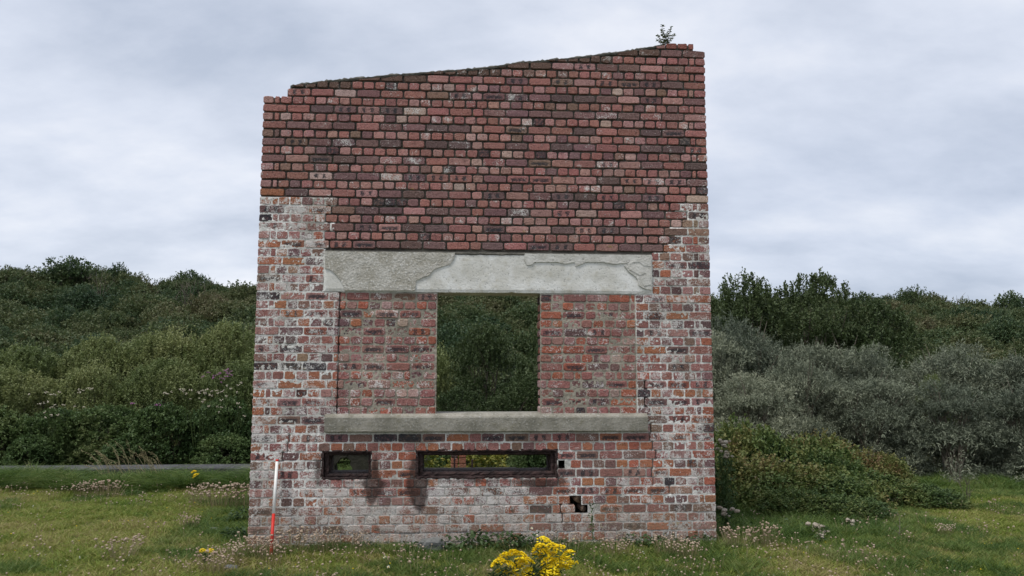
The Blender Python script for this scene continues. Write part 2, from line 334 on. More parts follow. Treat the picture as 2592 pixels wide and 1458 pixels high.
# raised concrete track left, behind the lawn
def track():
    V, F = [], []; n = 60; x0, x1 = -12.0, -.3
    for k in range(n+1):
        x = x0+(x1-x0)*k/n; j = .03*nz(x, 0, 1.3, 4); f = 5.02+.03*(x+5)*.4
        V += [(x, f+j, -.35), (x, f+j-.01, .035+.012*nz(x, 1, 3)), (x, f+.05, .055+.008*nz(x, 2, 2)), (x, f+.42, .055), (x, f+.46, -.35)]
    for k in range(n):
        for q in range(4):
            a = k*5+q; F.append((a, a+5, a+6, a+1))
    tag(link('track', py_mesh('track', V, F, M_TRACK)), kind='structure')
track()
# ------------------------------------------------------------------ THE BRICK WALL
H, WW, TH = 0.086, 4.524, 0.34
ZT = [(-1, 4.30), (0.224, 4.30), (0.228, 4.383), (0.261, 4.410), (0.633, 4.470), (1.345, 4.556), (2.23, 4.652), (2.555, 4.716), (3.13, 4.784), (3.586, 4.853), (3.837, 4.903), (4.068, 4.949), (4.15, 4.974), (4.414, 4.974), (4.416, 4.892), (9, 4.892)]
def ztop(x): return float(np.interp(x, [p[0] for p in ZT], [p[1] for p in ZT]))
LIN = (0.648, 3.922, 2.323, 2.733); SILL = (0.695, 3.846, 0.960, 1.139); WIN = (1.757, 2.787, 1.139, 2.323)
S1 = (0.673, 1.142, 0.517, 0.780); S2 = (1.578, 2.947, 0.517, 0.785)
JL, JR = 0.804, 3.750
def g2(x, z, cx, cz, rx, rz): return math.exp(-((x-cx)/rx)**2-((z-cz)/rz)**2)
def zi(i): return (50-i)*H
def style(x, i):
    if 23 <= i <= 36 and JL < x < JR: return 'infill'
    l = .64+.1*((i*7) % 3 == 0); r = 4.30-.12*((i*5) % 3 == 0)
    if i < 12: return 'gable'
    if i < 18 and l < x < r-max(0, (i-14))*.07: return 'gable'
    if i >= 39 and .69 < x < 3.9: return 'base'
    return 'pier'
def eff(x, i):
    z = zi(i+.5); s = style(x, i)
    if s == 'gable': return .05
    if s == 'infill': return .30-.10*(i < 25)+.1*g2(x, z, 1.3, 1.4, .5, .4)
    if s == 'pier':
        e = .50 if x < 2 else .42
        e += .16*g2(x, z, .35, 3.05, .4, .2)+.15*g2(x, z, .1, 1.0, .4, .5)+.15*g2(x, z, 4.1, 1.8, .12, .6)+.18*g2(x, z, 4.15, .95, .35, .25)
        if x > 4.1 and i > 24: e -= .04
        if i > 42: e += .13
        return e
    e = .22 if i < 41 else .30
    if i >= 44: e = (.68 if x < 2.75 else .40)+(.10 if i >= 47 else 0)+.12*g2(x, z, 1.0, .42, .35, .08)+.12*g2(x, z, 2.2, .3, .6, .15)
    if 44 <= i <= 46 and 1.2 < x < 1.6: e = .3
    if i >= 48 and x > 2.75: e = .66
    if i >= 44 and x > 3.5: e = max(e, .58)
    return e
def stain(x, z):
    return min(1, 1.1*g2(x, z, 1.17, .43, .09, .11)+1.2*g2(x, z, 1.60, .40, .10, .14)+.8*g2(x, z, 1.56, .62, .06, .2)+.8*g2(x, z, 1.17, .64, .06, .14)+.8*g2(x, z, 2.78, .46, .22, .06)+.75*g2(x, z, .64, .64, .05, .16)
               + .4*g2(x, z, 2.0, .49, .5, .03)+.5*g2(x, z, .9, .48, .3, .03)+.5*g2(x, z, 2.3, .05, .5, .05)+.45*g2(x, z, 1.3, .03, .8, .03))
PAL = {'red': (0.295, 0.138, 0.118), 'pink': (0.35, 0.200, 0.175), 'dark': (0.135, 0.088, 0.085), 'brown': (0.215, 0.135, 0.105), 'orange': (0.37, 0.155, 0.085), 'tan': (0.32, 0.22, 0.15), 'purple': (0.185, 0.108, 0.103), 'black': (0.05, 0.048, 0.05), 'pale': (0.42, 0.30, 0.26), 'bright': (0.36, 0.125, 0.078)}
def pick(s, strch):
    ws = {'gable': (dict(red=28, dark=24, purple=32, brown=3, pink=14, pale=2) if strch else dict(red=54, pink=28, brown=3, purple=9, pale=3)),
          'infill': dict(red=38, bright=24, purple=18, pink=14, brown=8, dark=6) if strch else dict(red=38, bright=22, pink=20, purple=8, orange=2, pale=5),
          'pier': dict(red=26, orange=15, pink=22, purple=14, brown=10, tan=4, dark=6, bright=9),
          'base': dict(red=30, orange=24, bright=26, purple=10, brown=14, pink=8)}[s]
    k = random.choices(list(ws), list(ws.values()))[0]; j = random.uniform(.88, 1.13); c = PAL[k]
    j *= {'gable': 1.30, 'infill': 1.12, 'pier': 1.12, 'base': 1.15}[s]
    return tuple(min(.8, v*j*random.uniform(.94, 1.06)*g_) for v, g_ in zip(c, (1.03, 1.0, 1.02)))

CRACK = {38: [3.88], 39: [.36, 3.87], 40: [.345, 3.90], 41: [.30, 3.93], 42: [3.90], 43: [3.885], 44: [3.90], 45: [4.06], 47: [2.98], 48: [3.0]}
bricks = []
def add_row(i):
    z1, z0 = zi(i), zi(i+1); zc = (z0+z1)/2; S = i % 2 != 0
    obst = []
    for (a, b, c, d) in (LIN, SILL, WIN, S1, S2):
        if c-.02 < zc < d+.02: obst.append((a, b))
    holes = {46: (3.05, 3.19), 47: (3.08, 3.245), 42: (2.95, 3.03)}
    segs = [(0, WW)]
    br = []
    if 23 <= i <= 36: br = [JL, JR]
    br = br+CRACK.get(i, [])
    for a, b in obst:
        ns = []
        for s, e in segs:
            if a > s: ns.append((s, min(a, e)))
            if b < e: ns.append((max(b, s), e))
        segs = [q for q in ns if q[1]-q[0] > .03]
    for c in br:
        ns = []
        for s, e in segs: ns += [(s, c), (c, e)] if s < c < e else [(s, e)]
        segs = ns
    if i < 0: segs = [(.228 if i == -1 else 0, 4.414 if i == -8 else WW)]
    HP = WW/39
    if S: js = [k*2*HP for k in range(9)]; js += [js[-1]+2*HP, js[-1]+3*HP]; k = js[-1]; js += [k+2*HP*q for q in range(1, 10)]
    else: js = [0, HP, HP*1.5]+[HP*(1.5+k) for k in range(1, 37)]+[HP*38, WW]
    js = sorted(set(round(j, 4) for j in js if j <= WW+.001))
    for s, e in segs:
        inf = 23 <= i <= 36 and s >= JL-.01 and e <= JR+.01
        if inf:
            cur = [s]
            while cur[-1] < e-.03:
                long_ = S and random.random() < .8
                st = (2*HP if long_ else HP)*random.uniform(.94, 1.04)
                if not long_ and random.random() < .1: st = HP*.55
                cur.append(cur[-1]+st)
            if cur[-1]-e > .05 and len(cur) > 2 and e-cur[-2] < .05: cur.pop()
            cur[-1] = e; J = cur
        else:
            off = random.uniform(-.012, .012) if s < .01 and e > WW-.01 else 0
            J = [s]+[j+(off+random.uniform(-.005, .005) if 0 < j < WW else 0) for j in js if s+.045 < j < e-.045]+[e]
        if 23 <= i <= 36: J = [j+random.uniform(-.007, .007) if (abs(j-WIN[0]) < .01 or abs(j-WIN[1]) < .01) else j for j in J]
        for a, b in zip(J[:-1], J[1:]):
            if b-a > .30: continue
            if i in holes and min(b, holes[i][1])-max(a, holes[i][0]) > .05: continue
            xc = (a+b)/2
            if ztop(xc) < z0+.022: continue
            bricks.append(dict(a=a, b=b, z0=z0, z1=z1, i=i, s=style(xc, i), seg=(s, e)))
for i in range(-8, 52): add_row(i)

def outline(w, h, er, rg):
    """eight to ten points counter-clockwise seen from -Y, centred"""
    r = [rg.uniform(.4, 1.0)*er+.003 for _ in range(4)]
    x, z = w/2, h/2; j = lambda: rg.uniform(-1, 1)*er*.28
    pts = [(-x+r[0], -z+j()), (j()*3, -z+j()), (x-r[1], -z+j()), (x+j(), -z+r[1]), (x+j(), z-r[2]), (x-r[2], z+j()), (j()*3, z+j()), (-x+r[3], z+j()), (-x+j(), z-r[3]), (-x+j(), -z+r[0])]
    return pts
def brick_geo(w, h, er, rg, y=0, depth=.10, clip=None, tx=0.0, tz=0.0):
    P = outline(w, h, er, rg); n = len(P); bev = .002+er*.35
    V = []; x0, z0 = -w/2, -h/2
    for f, yy in ((1, y), (0, y+bev*1.2), (0, y+depth)):
        for (px, pz) in P:
            k = math.hypot(px, pz); q = 1-bev/max(k, .02) if f else 1
            qx, qz = (px-math.copysign(min(bev, abs(px)*.5), px), pz-math.copysign(min(bev, abs(pz)*.5), pz)) if f else (px, pz)
            V.append((qx, yy+(px*tx+pz*tz if f else 0), qz))
    if clip:
        V = [(a, b, min(c, clip(a))) for a, b, c in V]
    F = [tuple(range(n))]
    for ring in (0, 1):
        for k in range(n):
            a, b = ring*n+k, ring*n+(k+1) % n; F.append((a, a+n, b+n, b))
    return V, F
def add_uv(me, V, w, h):
    uv = me.uv_layers.new(name='face')
    for lp in me.loops:
        v = V[lp.vertex_index] if not isinstance(V, dict) else V[lp.vertex_index]
        uv.data[lp.index].uv = (v[0]/w+.5, v[2]/h+.5)
ER = {'gable': .0105, 'infill': .012, 'pier': .008, 'base': .008}
JT = {'gable': .0155, 'infill': .011, 'pier': .010, 'base': .010}
NOMS = 4.524/39*2
variants = {}
rv = random.Random(3)
for s in ER:
    for k in range(7):
        w, h = NOMS-JT[s], H-JT[s]
        V, F = brick_geo(w, h, ER[s], rv, 0, .10, tx=rv.uniform(-.012, .012), tz=rv.uniform(-.05, .05))
        me = py_mesh('brick', V, F, M_BRK_O); add_uv(me, V, w, h); variants[s, k] = (me, w, h)

wall = empty('brick_wall', (0, 0, -.13))
tag(wall, 'tall free-standing ruined red brick wall with sloping top and a window opening', 'wall', kind='thing')
def P_(o): o.parent = wall; o.matrix_parent_inverse = wall.matrix_world.inverted(); return o
wall_inv = Matrix.Translation((0, 0, .13))
def part(name, me, m=None, label=None, kind=None, parent=None):
    o = bpy.data.objects.new(name, me); COL.objects.link(o); o.parent = parent or wall
    if parent is None: o.matrix_parent_inverse = wall_inv
    if m is not None and not me.materials: me.materials.append(m)
    if label: o['label'] = label
    if kind: o['kind'] = kind
    return o
def bprops(b):
    xc, zc = (b['a']+b['b'])/2, (b['z0']+b['z1'])/2; w = b['b']-b['a']; strch = w > .17; s = b['s']
    e = eff(xc, b['i'])+random.uniform(-.14, .14)
    if s == 'gable': e = .10+(random.uniform(.2, .42) if random.random() < .13 else random.uniform(-.1, .12))
    if s in ('pier', 'base') and random.random() < .15: e -= .35
    c = pick(s, strch); mk = 0.0; p = random.random()
    if strch:
        pm = {'gable': .30, 'infill': .55, 'pier': .42, 'base': .6}[s]
        if 39 == b['i']: pm = .85
        if p < pm: mk = .25 if random.random() < .5 else .55
        if s in ('pier', 'base') and p < .05: mk = 1.0
        if s == 'gable' and mk > .5 and random.random() < .5: mk = 0
    elif w > .09 and p < .025: mk = 1.0
    if b['i'] in (46, 47) and 2.75 < xc < 3.06 and strch: mk = 1.0; e = .15
    if b['i'] == 11 and xc < .2: c = PAL['orange']; e = 0
    if b['i'] in (12,) and xc < .35: c = PAL['orange']
    if b['i'] == 14 and xc < .1: mk = 1.0
    if b['i'] == -8 and xc > 4.1: c = (0.33, 0.125, 0.10); e = -.3; mk = 0
    if b['i'] < 0 and b['i'] > -8 and ztop(xc)-b['z1'] < .03: c = tuple(v*.72 for v in PAL['brown']); mk = 0
    if b['i'] == 47 and 3.5 < xc < 3.8: c = PAL['red']; e = -.3; mk = 0
    return c, (max(0, min(1, e)), mk, stain(xc, zc))
def yoff(s): return {'gable': random.uniform(-.004, .005), 'infill': .004+random.uniform(-.004, .005), 'pier': random.uniform(-.0015, .002), 'base': random.uniform(-.0015, .002)}[s]
cand = []; rest = []
for b in bricks:
    b['clip'] = b['z1'] > min(ztop(b['a']), ztop(b['b']))+.004
    open_ = any(abs(b['a']-o[1]) < .015 or abs(b['b']-o[0]) < .015 for o in (WIN, S1, S2) if o[2]-.02 < (b['z0']+b['z1'])/2 < o[3]+.02)
    b['deep'] = open_ or b['a'] < .01 or b['b'] > WW-.01 or b['clip'] or b['i'] <= -6
    d = math.dist(((b['a']+b['b'])/2, 0, b['z1']), CAM)
    b['area'] = (b['b']-b['a'])/(d*d)
    (cand if abs((b['b']-b['a'])-NOMS) < .03 and not b['clip'] and not b['deep'] and b['i'] < 51 else rest).append(b)
cand.sort(key=lambda b: -b['area']); rest += cand[292:]; cand = cand[:292]
for b in cand:
    s = b['s']; me, w, h = variants[s, random.randrange(7)]; c, prm = bprops(b)
    o = part('brick', me)
    o.location = ((b['a']+b['b'])/2, yoff(s), (b['z0']+b['z1'])/2); o.scale = ((b['b']-b['a']-JT[s]*random.uniform(.8, 1.15))/w, 1, random.uniform(.97, 1.03))
    o.rotation_euler = (0, random.uniform(-.012, .012) if s in ('gable', 'infill') else 0, 0)
    o['bcol'] = c; o['bprm'] = prm
V_, F_, UV, CC, PP = [], [], [], [], []
for b in rest:
    s = b['s']; w = b['b']-b['a']-JT[s]*random.uniform(.8, 1.1); h = b['z1']-b['z0']-JT[s]; xc = (b['a']+b['b'])/2; zc = (b['z0']+b['z1'])/2
    if b['a'] < .01: w += JT[s]/2; xc -= JT[s]/4
    if b['b'] > WW-.01: w += JT[s]/2; xc += JT[s]/4
    cl = (lambda x, xc=xc, zc=zc: ztop(xc+x)-zc-.006+.004*nz(xc+x, 0, 60)) if b['clip'] else None
    V, F = brick_geo(w, h, ER[s]*(.7 if w < .08 else 1), random, yoff(s), TH-.004 if b['deep'] else .10, cl, tx=random.uniform(-.02, .02), tz=random.uniform(-.06, .06))
    k = len(V_); c, prm = bprops(b)
    V_ += [(x+xc, y, z+zc) for x, y, z in V]; F_ += [tuple(q+k for q in f) for f in F]
    UV += [(x/w+.5, z/(H-JT[s])+.5) for x, y, z in V]; CC += [c]*len(V); PP += [prm]*len(V)
me = py_mesh('brickwork', V_, F_, M_BRK_G)
for nm, D in (('bcol', CC), ('bprm', PP)):
    a = me.attributes.new(nm, 'FLOAT_COLOR', 'POINT'); a.data.foreach_set('color', np.array([(*d, 1.0) for d in D], dtype=np.float32).ravel())
uvl = me.uv_layers.new(name='face'); vi = np.zeros(len(me.loops), dtype=np.int32); me.loops.foreach_get('vertex_index', vi)
uvl.data.foreach_set('uv', np.array(UV, dtype=np.float32)[vi].ravel())
part('brickwork', me, kind='stuff')

# mortar sheet, its joints recessed, with openings left out
def lines(bps, step):
    out = []
    for a, b in zip(bps[:-1], bps[1:]): n = max(1, round((b-a)/step)); out += list(np.linspace(a, b, n, endpoint=False))
    return out+[bps[-1]]
mxs = lines([.006, LIN[0], S1[0], SILL[0], JL-.006, JL+.006, S1[1], S2[0], WIN[0]+.004, WIN[1]-.004, S2[1], JR-.006, JR+.006, SILL[1], LIN[1], WW-.006], .0125)
mzs = lines([-.30, S1[2], .780, SILL[2], SILL[3], LIN[2], LIN[3], 4.295, 4.99], .0125)
MV, MC = [], []
for z in mzs:
    for x in mxs:
        i = int(math.floor(50-z/H)); s = 'gable' if LIN[0] < x < LIN[1]+.02 and LIN[3]-.02 < z < 2.765 else style(x, i); zz = min(z, ztop(x)-.014+.006*nz(x, 0, 30))
        nn = noise.fractal((x*38, z*38, 2.0), 1.0, 2.0, 3); n0 = nz(x, z, 3.0, 7)
        jd = .0
        if 23 <= i <= 36 and (abs(x-JL) < .008): jd = .05 if nz(x, z, 4, 11) > -.25 else .012
        if 12 <= i < 18 and abs(x-.68) < .008: jd = .02
        if 33 <= i <= 36 and abs(x-3.84) < .01: jd = .04
        y = {'gable': .018+.009*n0, 'infill': .0085, 'pier': .0030, 'base': .0042}[s]+nn*{'gable': .006, 'infill': .0060, 'pier': .0055, 'base': .0045}[s]+jd
        if any(abs(x-c_) < .009 for c_ in CRACK.get(i, [])): jd = .04
        y += jd if jd == .04 else 0
        e = eff(x, i)
        if s == 'gable': q = .5+n0; c = np.array([.055, .050, .043])*(1-.4*q)+np.array([.24, .22, .185])*max(0, q-.35)*.9  # grey-brown gable mortar, painted darker to stand for shade in the joints
        elif s == 'infill': c = np.array([.36, .325, .265])*(1+.4*n0)
        else:
            k = min(1, max(0, .35+e*.8+n0*.8)); c = np.array([.27, .24, .19])*(1-k)+np.array([.86, .845, .81])*k
            if (i >= 44 and .75 < x < 2.8) or i >= 47: c = c*.55+np.array([.30, .25, .20])*.35
        MV.append((x, y, zz)); MC.append((*c, 1))
n_ = len(mxs); MF = []
def inr(x, z, o, m=0): return o[0]-m < x < o[1]+m and o[2]-m < z < o[3]+m
for r in range(len(mzs)-1):
    for q in range(n_-1):
        xc, zc = (mxs[q]+mxs[q+1])/2, (mzs[r]+mzs[r+1])/2
        if any(inr(xc, zc, o) for o in (LIN, SILL, WIN, S1, S2)) or mzs[r] >= min(ztop(mxs[q]), ztop(mxs[q+1]))-.02: continue
        if inr(xc, zc, (3.055, 3.185, zi(47), zi(46)-.006)) or inr(xc, zc, (3.085, 3.24, zi(48)+.006, zi(47))) or inr(xc, zc, (2.955, 3.025, zi(43)+.006, zi(42)-.006)): continue
        a = r*n_+q; MF.append((a, a+1, a+n_+1, a+n_))
part('mortar', np_mesh('mortar', np.array(MV), np.array(MF), {'mcol': ('FLOAT_COLOR', np.array(MC))}, smooth=True, mat=M_MORT))
e_ = .014
def rc(a, b, c, d): return [(a, c), (b, c), (b, d), (a, d)]
topp = [(x, z-.03) for x, z in ZT[1:-1] if x > .02]
core = [rc(e_, WW-e_, -.35, S1[2]-e_), rc(e_, S1[0]-e_, S1[2]-e_, .79), rc(S1[1]+e_, S2[0]-e_, S1[2]-e_, .79), rc(S2[1]+e_, WW-e_, S1[2]-e_, .79), rc(e_, WW-e_, .79, SILL[2]-.002),
        rc(e_, SILL[0]-.01, SILL[2]-.002, SILL[3]), rc(SILL[1]+.01, WW-e_, SILL[2]-.002, SILL[3]), rc(e_, WIN[0]-e_, SILL[3], LIN[2]), rc(WIN[1]+e_, WW-e_, SILL[3], LIN[2]),
        rc(e_, LIN[0]-.012, LIN[2], LIN[3]+.01), rc(LIN[1]+.012, WW-e_, LIN[2], LIN[3]+.01), [(e_, LIN[3]+.01), (WW-e_, LIN[3]+.01), (WW-e_, 4.86)]+[(x, z) for x, z in reversed(topp) if x < WW-.05]+[(e_, 4.27)]]
V, F = prism(core, .235, TH-.008)
me = py_mesh('rubble_core', V, F, M_OLDCON); part('rubble_core', me)
# capping mortar that follows the sloping top
V, F = [], []; xs = np.arange(.262, 4.10, .022)
for x in xs:
    z = ztop(x)+.004*nz(x, 0, 33, 8); t_ = .010+.016*max(0, nz(x, 0, 9, 2)+.3)+.014*nz(x, 0, 40)+.016*max(0, nz(x, 2, 3, 5)); a = min(1, (4.1-x)/.05)
    V += [(x, .004+.004*nz(x, 5, 30), z-.022-.006*nz(x, 3, 25)), (x, -.001, z-.004), (x, .02, z+t_*a-.004), (x, TH-.03, z+t_*a*.8-.002), (x, TH, z-.03)]
for k in range(len(xs)-1):
    for q in range(4): a = k*5+q; F.append((a, a+1, a+6, a+5)[::-1])
part('mortar_capping', py_mesh('mortar_capping', V, F, M_CAP), label='thin dark crumbling mortar capping along the sloping top')

# concrete lintel
def roughbox(a, b, c, d, y0, y1, nx_, nzz, amp, chips=()):
    V, F = [], []
    for r in range(nzz+1):
        for q in range(nx_+1):
            x = a+(b-a)*q/nx_; z = c+(d-c)*r/nzz; ed = r in (0, nzz) or q in (0, nx_)
            if r == 0: z += .003*nz(x, 0, 22)+max(0, nz(x, 3, 5)-.42)*.07
            if r == nzz: z += .003*nz(x, 7, 22)
            V.append((x, y0+(.006 if ed else 0)+amp*noise.fractal((x*6, z*6, 4), 1, 2, 3), z))
    for r in range(nzz):
        for q in range(nx_): k = r*(nx_+1)+q; F.append((k, k+1, k+nx_+2, k+nx_+1))
    n0 = len(V); loop = [q for q in range(nx_+1)]+[r*(nx_+1)+nx_ for r in range(1, nzz+1)]+[nzz*(nx_+1)+q for q in range(nx_-1, -1, -1)]+[r*(nx_+1) for r in range(nzz-1, 0, -1)]
    V += [(V[k][0], y1, V[k][2]) for k in loop]; m = len(loop)
    for k in range(m): F.append((loop[k], n0+k, n0+(k+1) % m, loop[(k+1) % m]))
    F.append(tuple(n0+k for k in range(m))[::-1])
    return V, F
V, F = roughbox(LIN[0], LIN[1], LIN[2]+.003, LIN[3]-.008, -.006, TH-.01, 130, 14, .003)
lin = part('lintel', py_mesh('lintel', V, F, M_PLAST), label='long white plastered concrete lintel')
V, F = [], []
for k in range(300):
    x = LIN[0]+.01+(LIN[1]-LIN[0]-.02)*k/299; a = nz(x, 1, 14)*.008; b = nz(x, 8, 45)*.004
    V += [(x, -.004, 2.702+a), (x, -.013+b, 2.712+a+b), (x, -.004+b, 2.733+b), (x, .03, 2.740)]
for k in range(299):
    for q in range(3): a = k*4+q; F.append((a, a+4, a+5, a+1))
part('mortar_bed', py_mesh('mortar_bed', V, F, M_CAP), label='rough dark bed of mortar on top of the lintel')
def xz(pts, Y=0): return [tuple(at(x, y, Y)[[0, 2]]) for x, y in pts]
c3 = lambda x, y: (620+x/3.623, 600+y/3.623); c4 = lambda x, y: (1220+x/3.623, 600+y/3.623)
def patch(name, poly, m, label, th=.009):
    sm = []
    for k in range(len(poly)):
        a, b = poly[k], poly[(k+1) % len(poly)]; n = max(1, int(math.dist(a, b)/.02))
        for q in range(n):
            f = q/n; x = a[0]+(b[0]-a[0])*f; z = a[1]+(b[1]-a[1])*f; sm.append((x+.004*nz(x, z, 45), z+.004*nz(x, z, 45, 5)))
    sm = [(min(max(x, LIN[0]+.004), LIN[1]-.004), LIN[3]-.011+.003*nz(x, 0, 20) if z > LIN[3]-.055 else max(z, LIN[2]+.008)) for x, z in sm]
    V, F = prism([sm], -.008-th, .01)
    part(name, py_mesh(name, V, F, m), parent=lin, label=label)
patch('render_patch', xz([c3(*p) for p in [(735, 135), (1100, 140), (1500, 145), (1935, 165), (1930, 185), (1880, 250), (1800, 275), (1740, 293), (1715, 320), (1690, 350), (1640, 365), (1600, 388), (1572, 400), (1565, 440), (1563, 492), (1200, 492), (910, 490), (905, 450), (880, 400), (840, 345), (800, 310), (770, 293), (735, 288)]]), M_AGG, 'pebbly grey-brown render patch at the left end')
patch('render_patch', xz([c4(*p) for p in [(405, 168), (800, 168), (1200, 168), (1548, 172), (1553, 300), (1555, 486), (1510, 480), (1472, 468), (1432, 440), (1428, 400), (1412, 368), (1375, 345), (1340, 318), (1322, 290), (1300, 265), (1350, 232), (1300, 240), (1215, 250), (1180, 245), (1110, 230), (1030, 232), (950, 230), (900, 255), (855, 268), (850, 236), (800, 240), (760, 250), (690, 230), (600, 232), (480, 230), (462, 253), (412, 258), (380, 205)]]), M_RPLA, 'cracked render layer along the top and right end')
# hairline cracks as shallow grooves of dark shadow would be real gaps: three loose flakes in the right corner
for pl in ([(1372, 235), (1440, 232), (1480, 265), (1545, 270), (1545, 215), (1400, 205)], [(1350, 300), (1400, 262), (1475, 275), (1500, 330), (1440, 350), (1400, 330)], [(1445, 370), (1540, 345), (1545, 440), (1480, 450)]):
    patch('render_flake', xz([c4(*p) for p in pl]), M_RPLA, None, .013)

# window sill
V, F = [], []; n = 120
for k in range(n+1):
    x = SILL[0]+(SILL[1]-SILL[0])*k/n; j = .003*nz(x, 0, 12); ch = max(0, nz(x, 9, 6)-.38)*.05+max(0, nz(x, 2, 17)-.5)*.03
    V += [(x, TH+.02, .962), (x, -.03+j, .962+ch), (x, -.04+j, .968+ch), (x, -.041+j+.002*nz(x, 4, 30), 1.098), (x, -.034+j, 1.112+.002*nz(x, 8, 25)), (x, .0, 1.137), (x, TH+.02, 1.139)]
for k in range(n):
    for q in range(6): a = k*7+q; F.append((a, a+1, a+8, a+7)[::-1])
F += [tuple(range(7)), tuple(n*7+q for q in reversed(range(7)))]
part('window_sill', py_mesh('window_sill', V, F, M_SILL), label='long grey concrete sill under the opening')

# rusted steel frames of the two loopholes
def bar(name, p0, p1, wy, wz, parent, amp=.004, n=24):
    p0, p1 = Vector(p0), Vector(p1); V, F = [], []; d = (p1-p0).normalized(); up = Vector((0, 1, 0)); s = d.cross(up).normalized()
    for k in range(n+1):
        c = p0+(p1-p0)*k/n
        for u, v in ((-1, -1), (0, -1.1), (1, -1), (1.05, 0), (1, 1), (0, 1), (-1, 1), (-1.05, 0)):
            q = c+s*u*wz/2+up*v*wy/2; a = amp*(1+nz(c.x+c.z, u+v*3, 9))
            q += Vector((noise.noise(q*30), noise.noise(q*30+Vector((9, 0, 0)))*1.5, noise.noise(q*30+Vector((0, 9, 0)))))*a; V.append(tuple(q))
    for k in range(n):
        for q in range(8): a = k*8+q; b = k*8+(q+1) % 8; F.append((a, b, b+8, a+8))
    F += [tuple(range(8))[::-1], tuple(n*8+q for q in range(8))]
    return part(name, py_mesh(name, V, F, M_RUST), parent=parent)
def loophole(o, inn, label):
    root = bpy.data.objects.new('loophole_frame', None); COL.objects.link(root); root.parent = wall; root.matrix_parent_inverse = wall_inv; root['label'] = label
    a, b, c, d = o; ia, ib, ic, id_ = inn
    def ring(y, wy, A, B, C_, D, tl, tr, tb, tt, amp):
        bar('frame_bar', (A, y, D-tt/2), (B, y, D-tt/2), wy, tt, root, amp, 40); bar('frame_bar', (A, y, C_+tb/2), (B, y, C_+tb/2), wy, tb, root, amp, 40)
        bar('frame_bar', (A+tl/2, y, C_), (A+tl/2, y, D), wy, tl, root, amp, 16); bar('frame_bar', (B-tr/2, y, C_), (B-tr/2, y, D), wy, tr, root, amp, 16)
    tl, tr, tb, tt = ia-a, b-ib, ic-c, d-id_
    ring(.016, .026, a, b, c, d, tl*.38, tr*.4, tb*.4, tt*.42, .009)
    ring(.085, .10, a+tl*.45, b-tr*.45, c+tb*.35, d-tt*.45, tl*.5, tr*.5, tb*.65, tt*.5, .008)
    ring(.24, .19, a+.01, b-.01, c+.005, d-.005, tl*.85, tr*.95, tb*.95, tt*1.15, .004)
    return root
loophole((.664, 1.150, .512, .790), (.738, 1.115, .560, .738), 'small rusty steel frame lining the left slot opening')
loophole((1.568, 2.955, .512, .795), (1.640, 2.885, .572, .735), 'long rusty steel frame lining the wide slot opening')

for (hx, hz, w_, h_, ry, c_) in ((3.165, zi(46)-.045, .085, .066, .45, (.30, .20, .13)), (3.215, zi(47)-.05, .05, .06, -.15, (.10, .07, .065))):
    V, F = brick_geo(w_, h_, .016, random, 0, .1, tx=.3); me = py_mesh('broken_brick', V, F, M_BRK_O); add_uv(me, V, w_, h_); o = part('broken_brick', me, label='broken tan brick fragment left in the hole' if hz > .3 else 'blackened brick stub left in the hole'); o.location = (hx, .035, hz); o.rotation_euler = (.2, ry, .3); o['bcol'] = c_; o['bprm'] = (.1, .0, .0)
# ------------------------------------------------------------------ ranging pole
pt = Vector((.259, -.03, .706)); pbm = Vector((.302, -.36, -.16))
pole = empty('ranging_pole', pbm); tag(pole, 'thin red and white ranging pole leaning against the left end of the wall', 'pole')
bz = Vector(at(697, 1301, -.22)); f_b = (pt.z-bz.z)/(pt.z-pbm.z)
for nm, a, b, m in (('pole_tip', 0, .022, M_RED), ('pole_section', .022, f_b, M_WPAINT), ('pole_section', f_b, 1.0, M_RED)):
    A, B = pt.lerp(pbm, a)-pbm, pt.lerp(pbm, b)-pbm
    V, F = tube([A, B], .0145, 14); o = link(nm, py_mesh(nm, V, F, m, True), parent=pole)
    if nm == 'pole_section': o['label'] = 'white painted section' if m is M_WPAINT else 'red painted lower section'

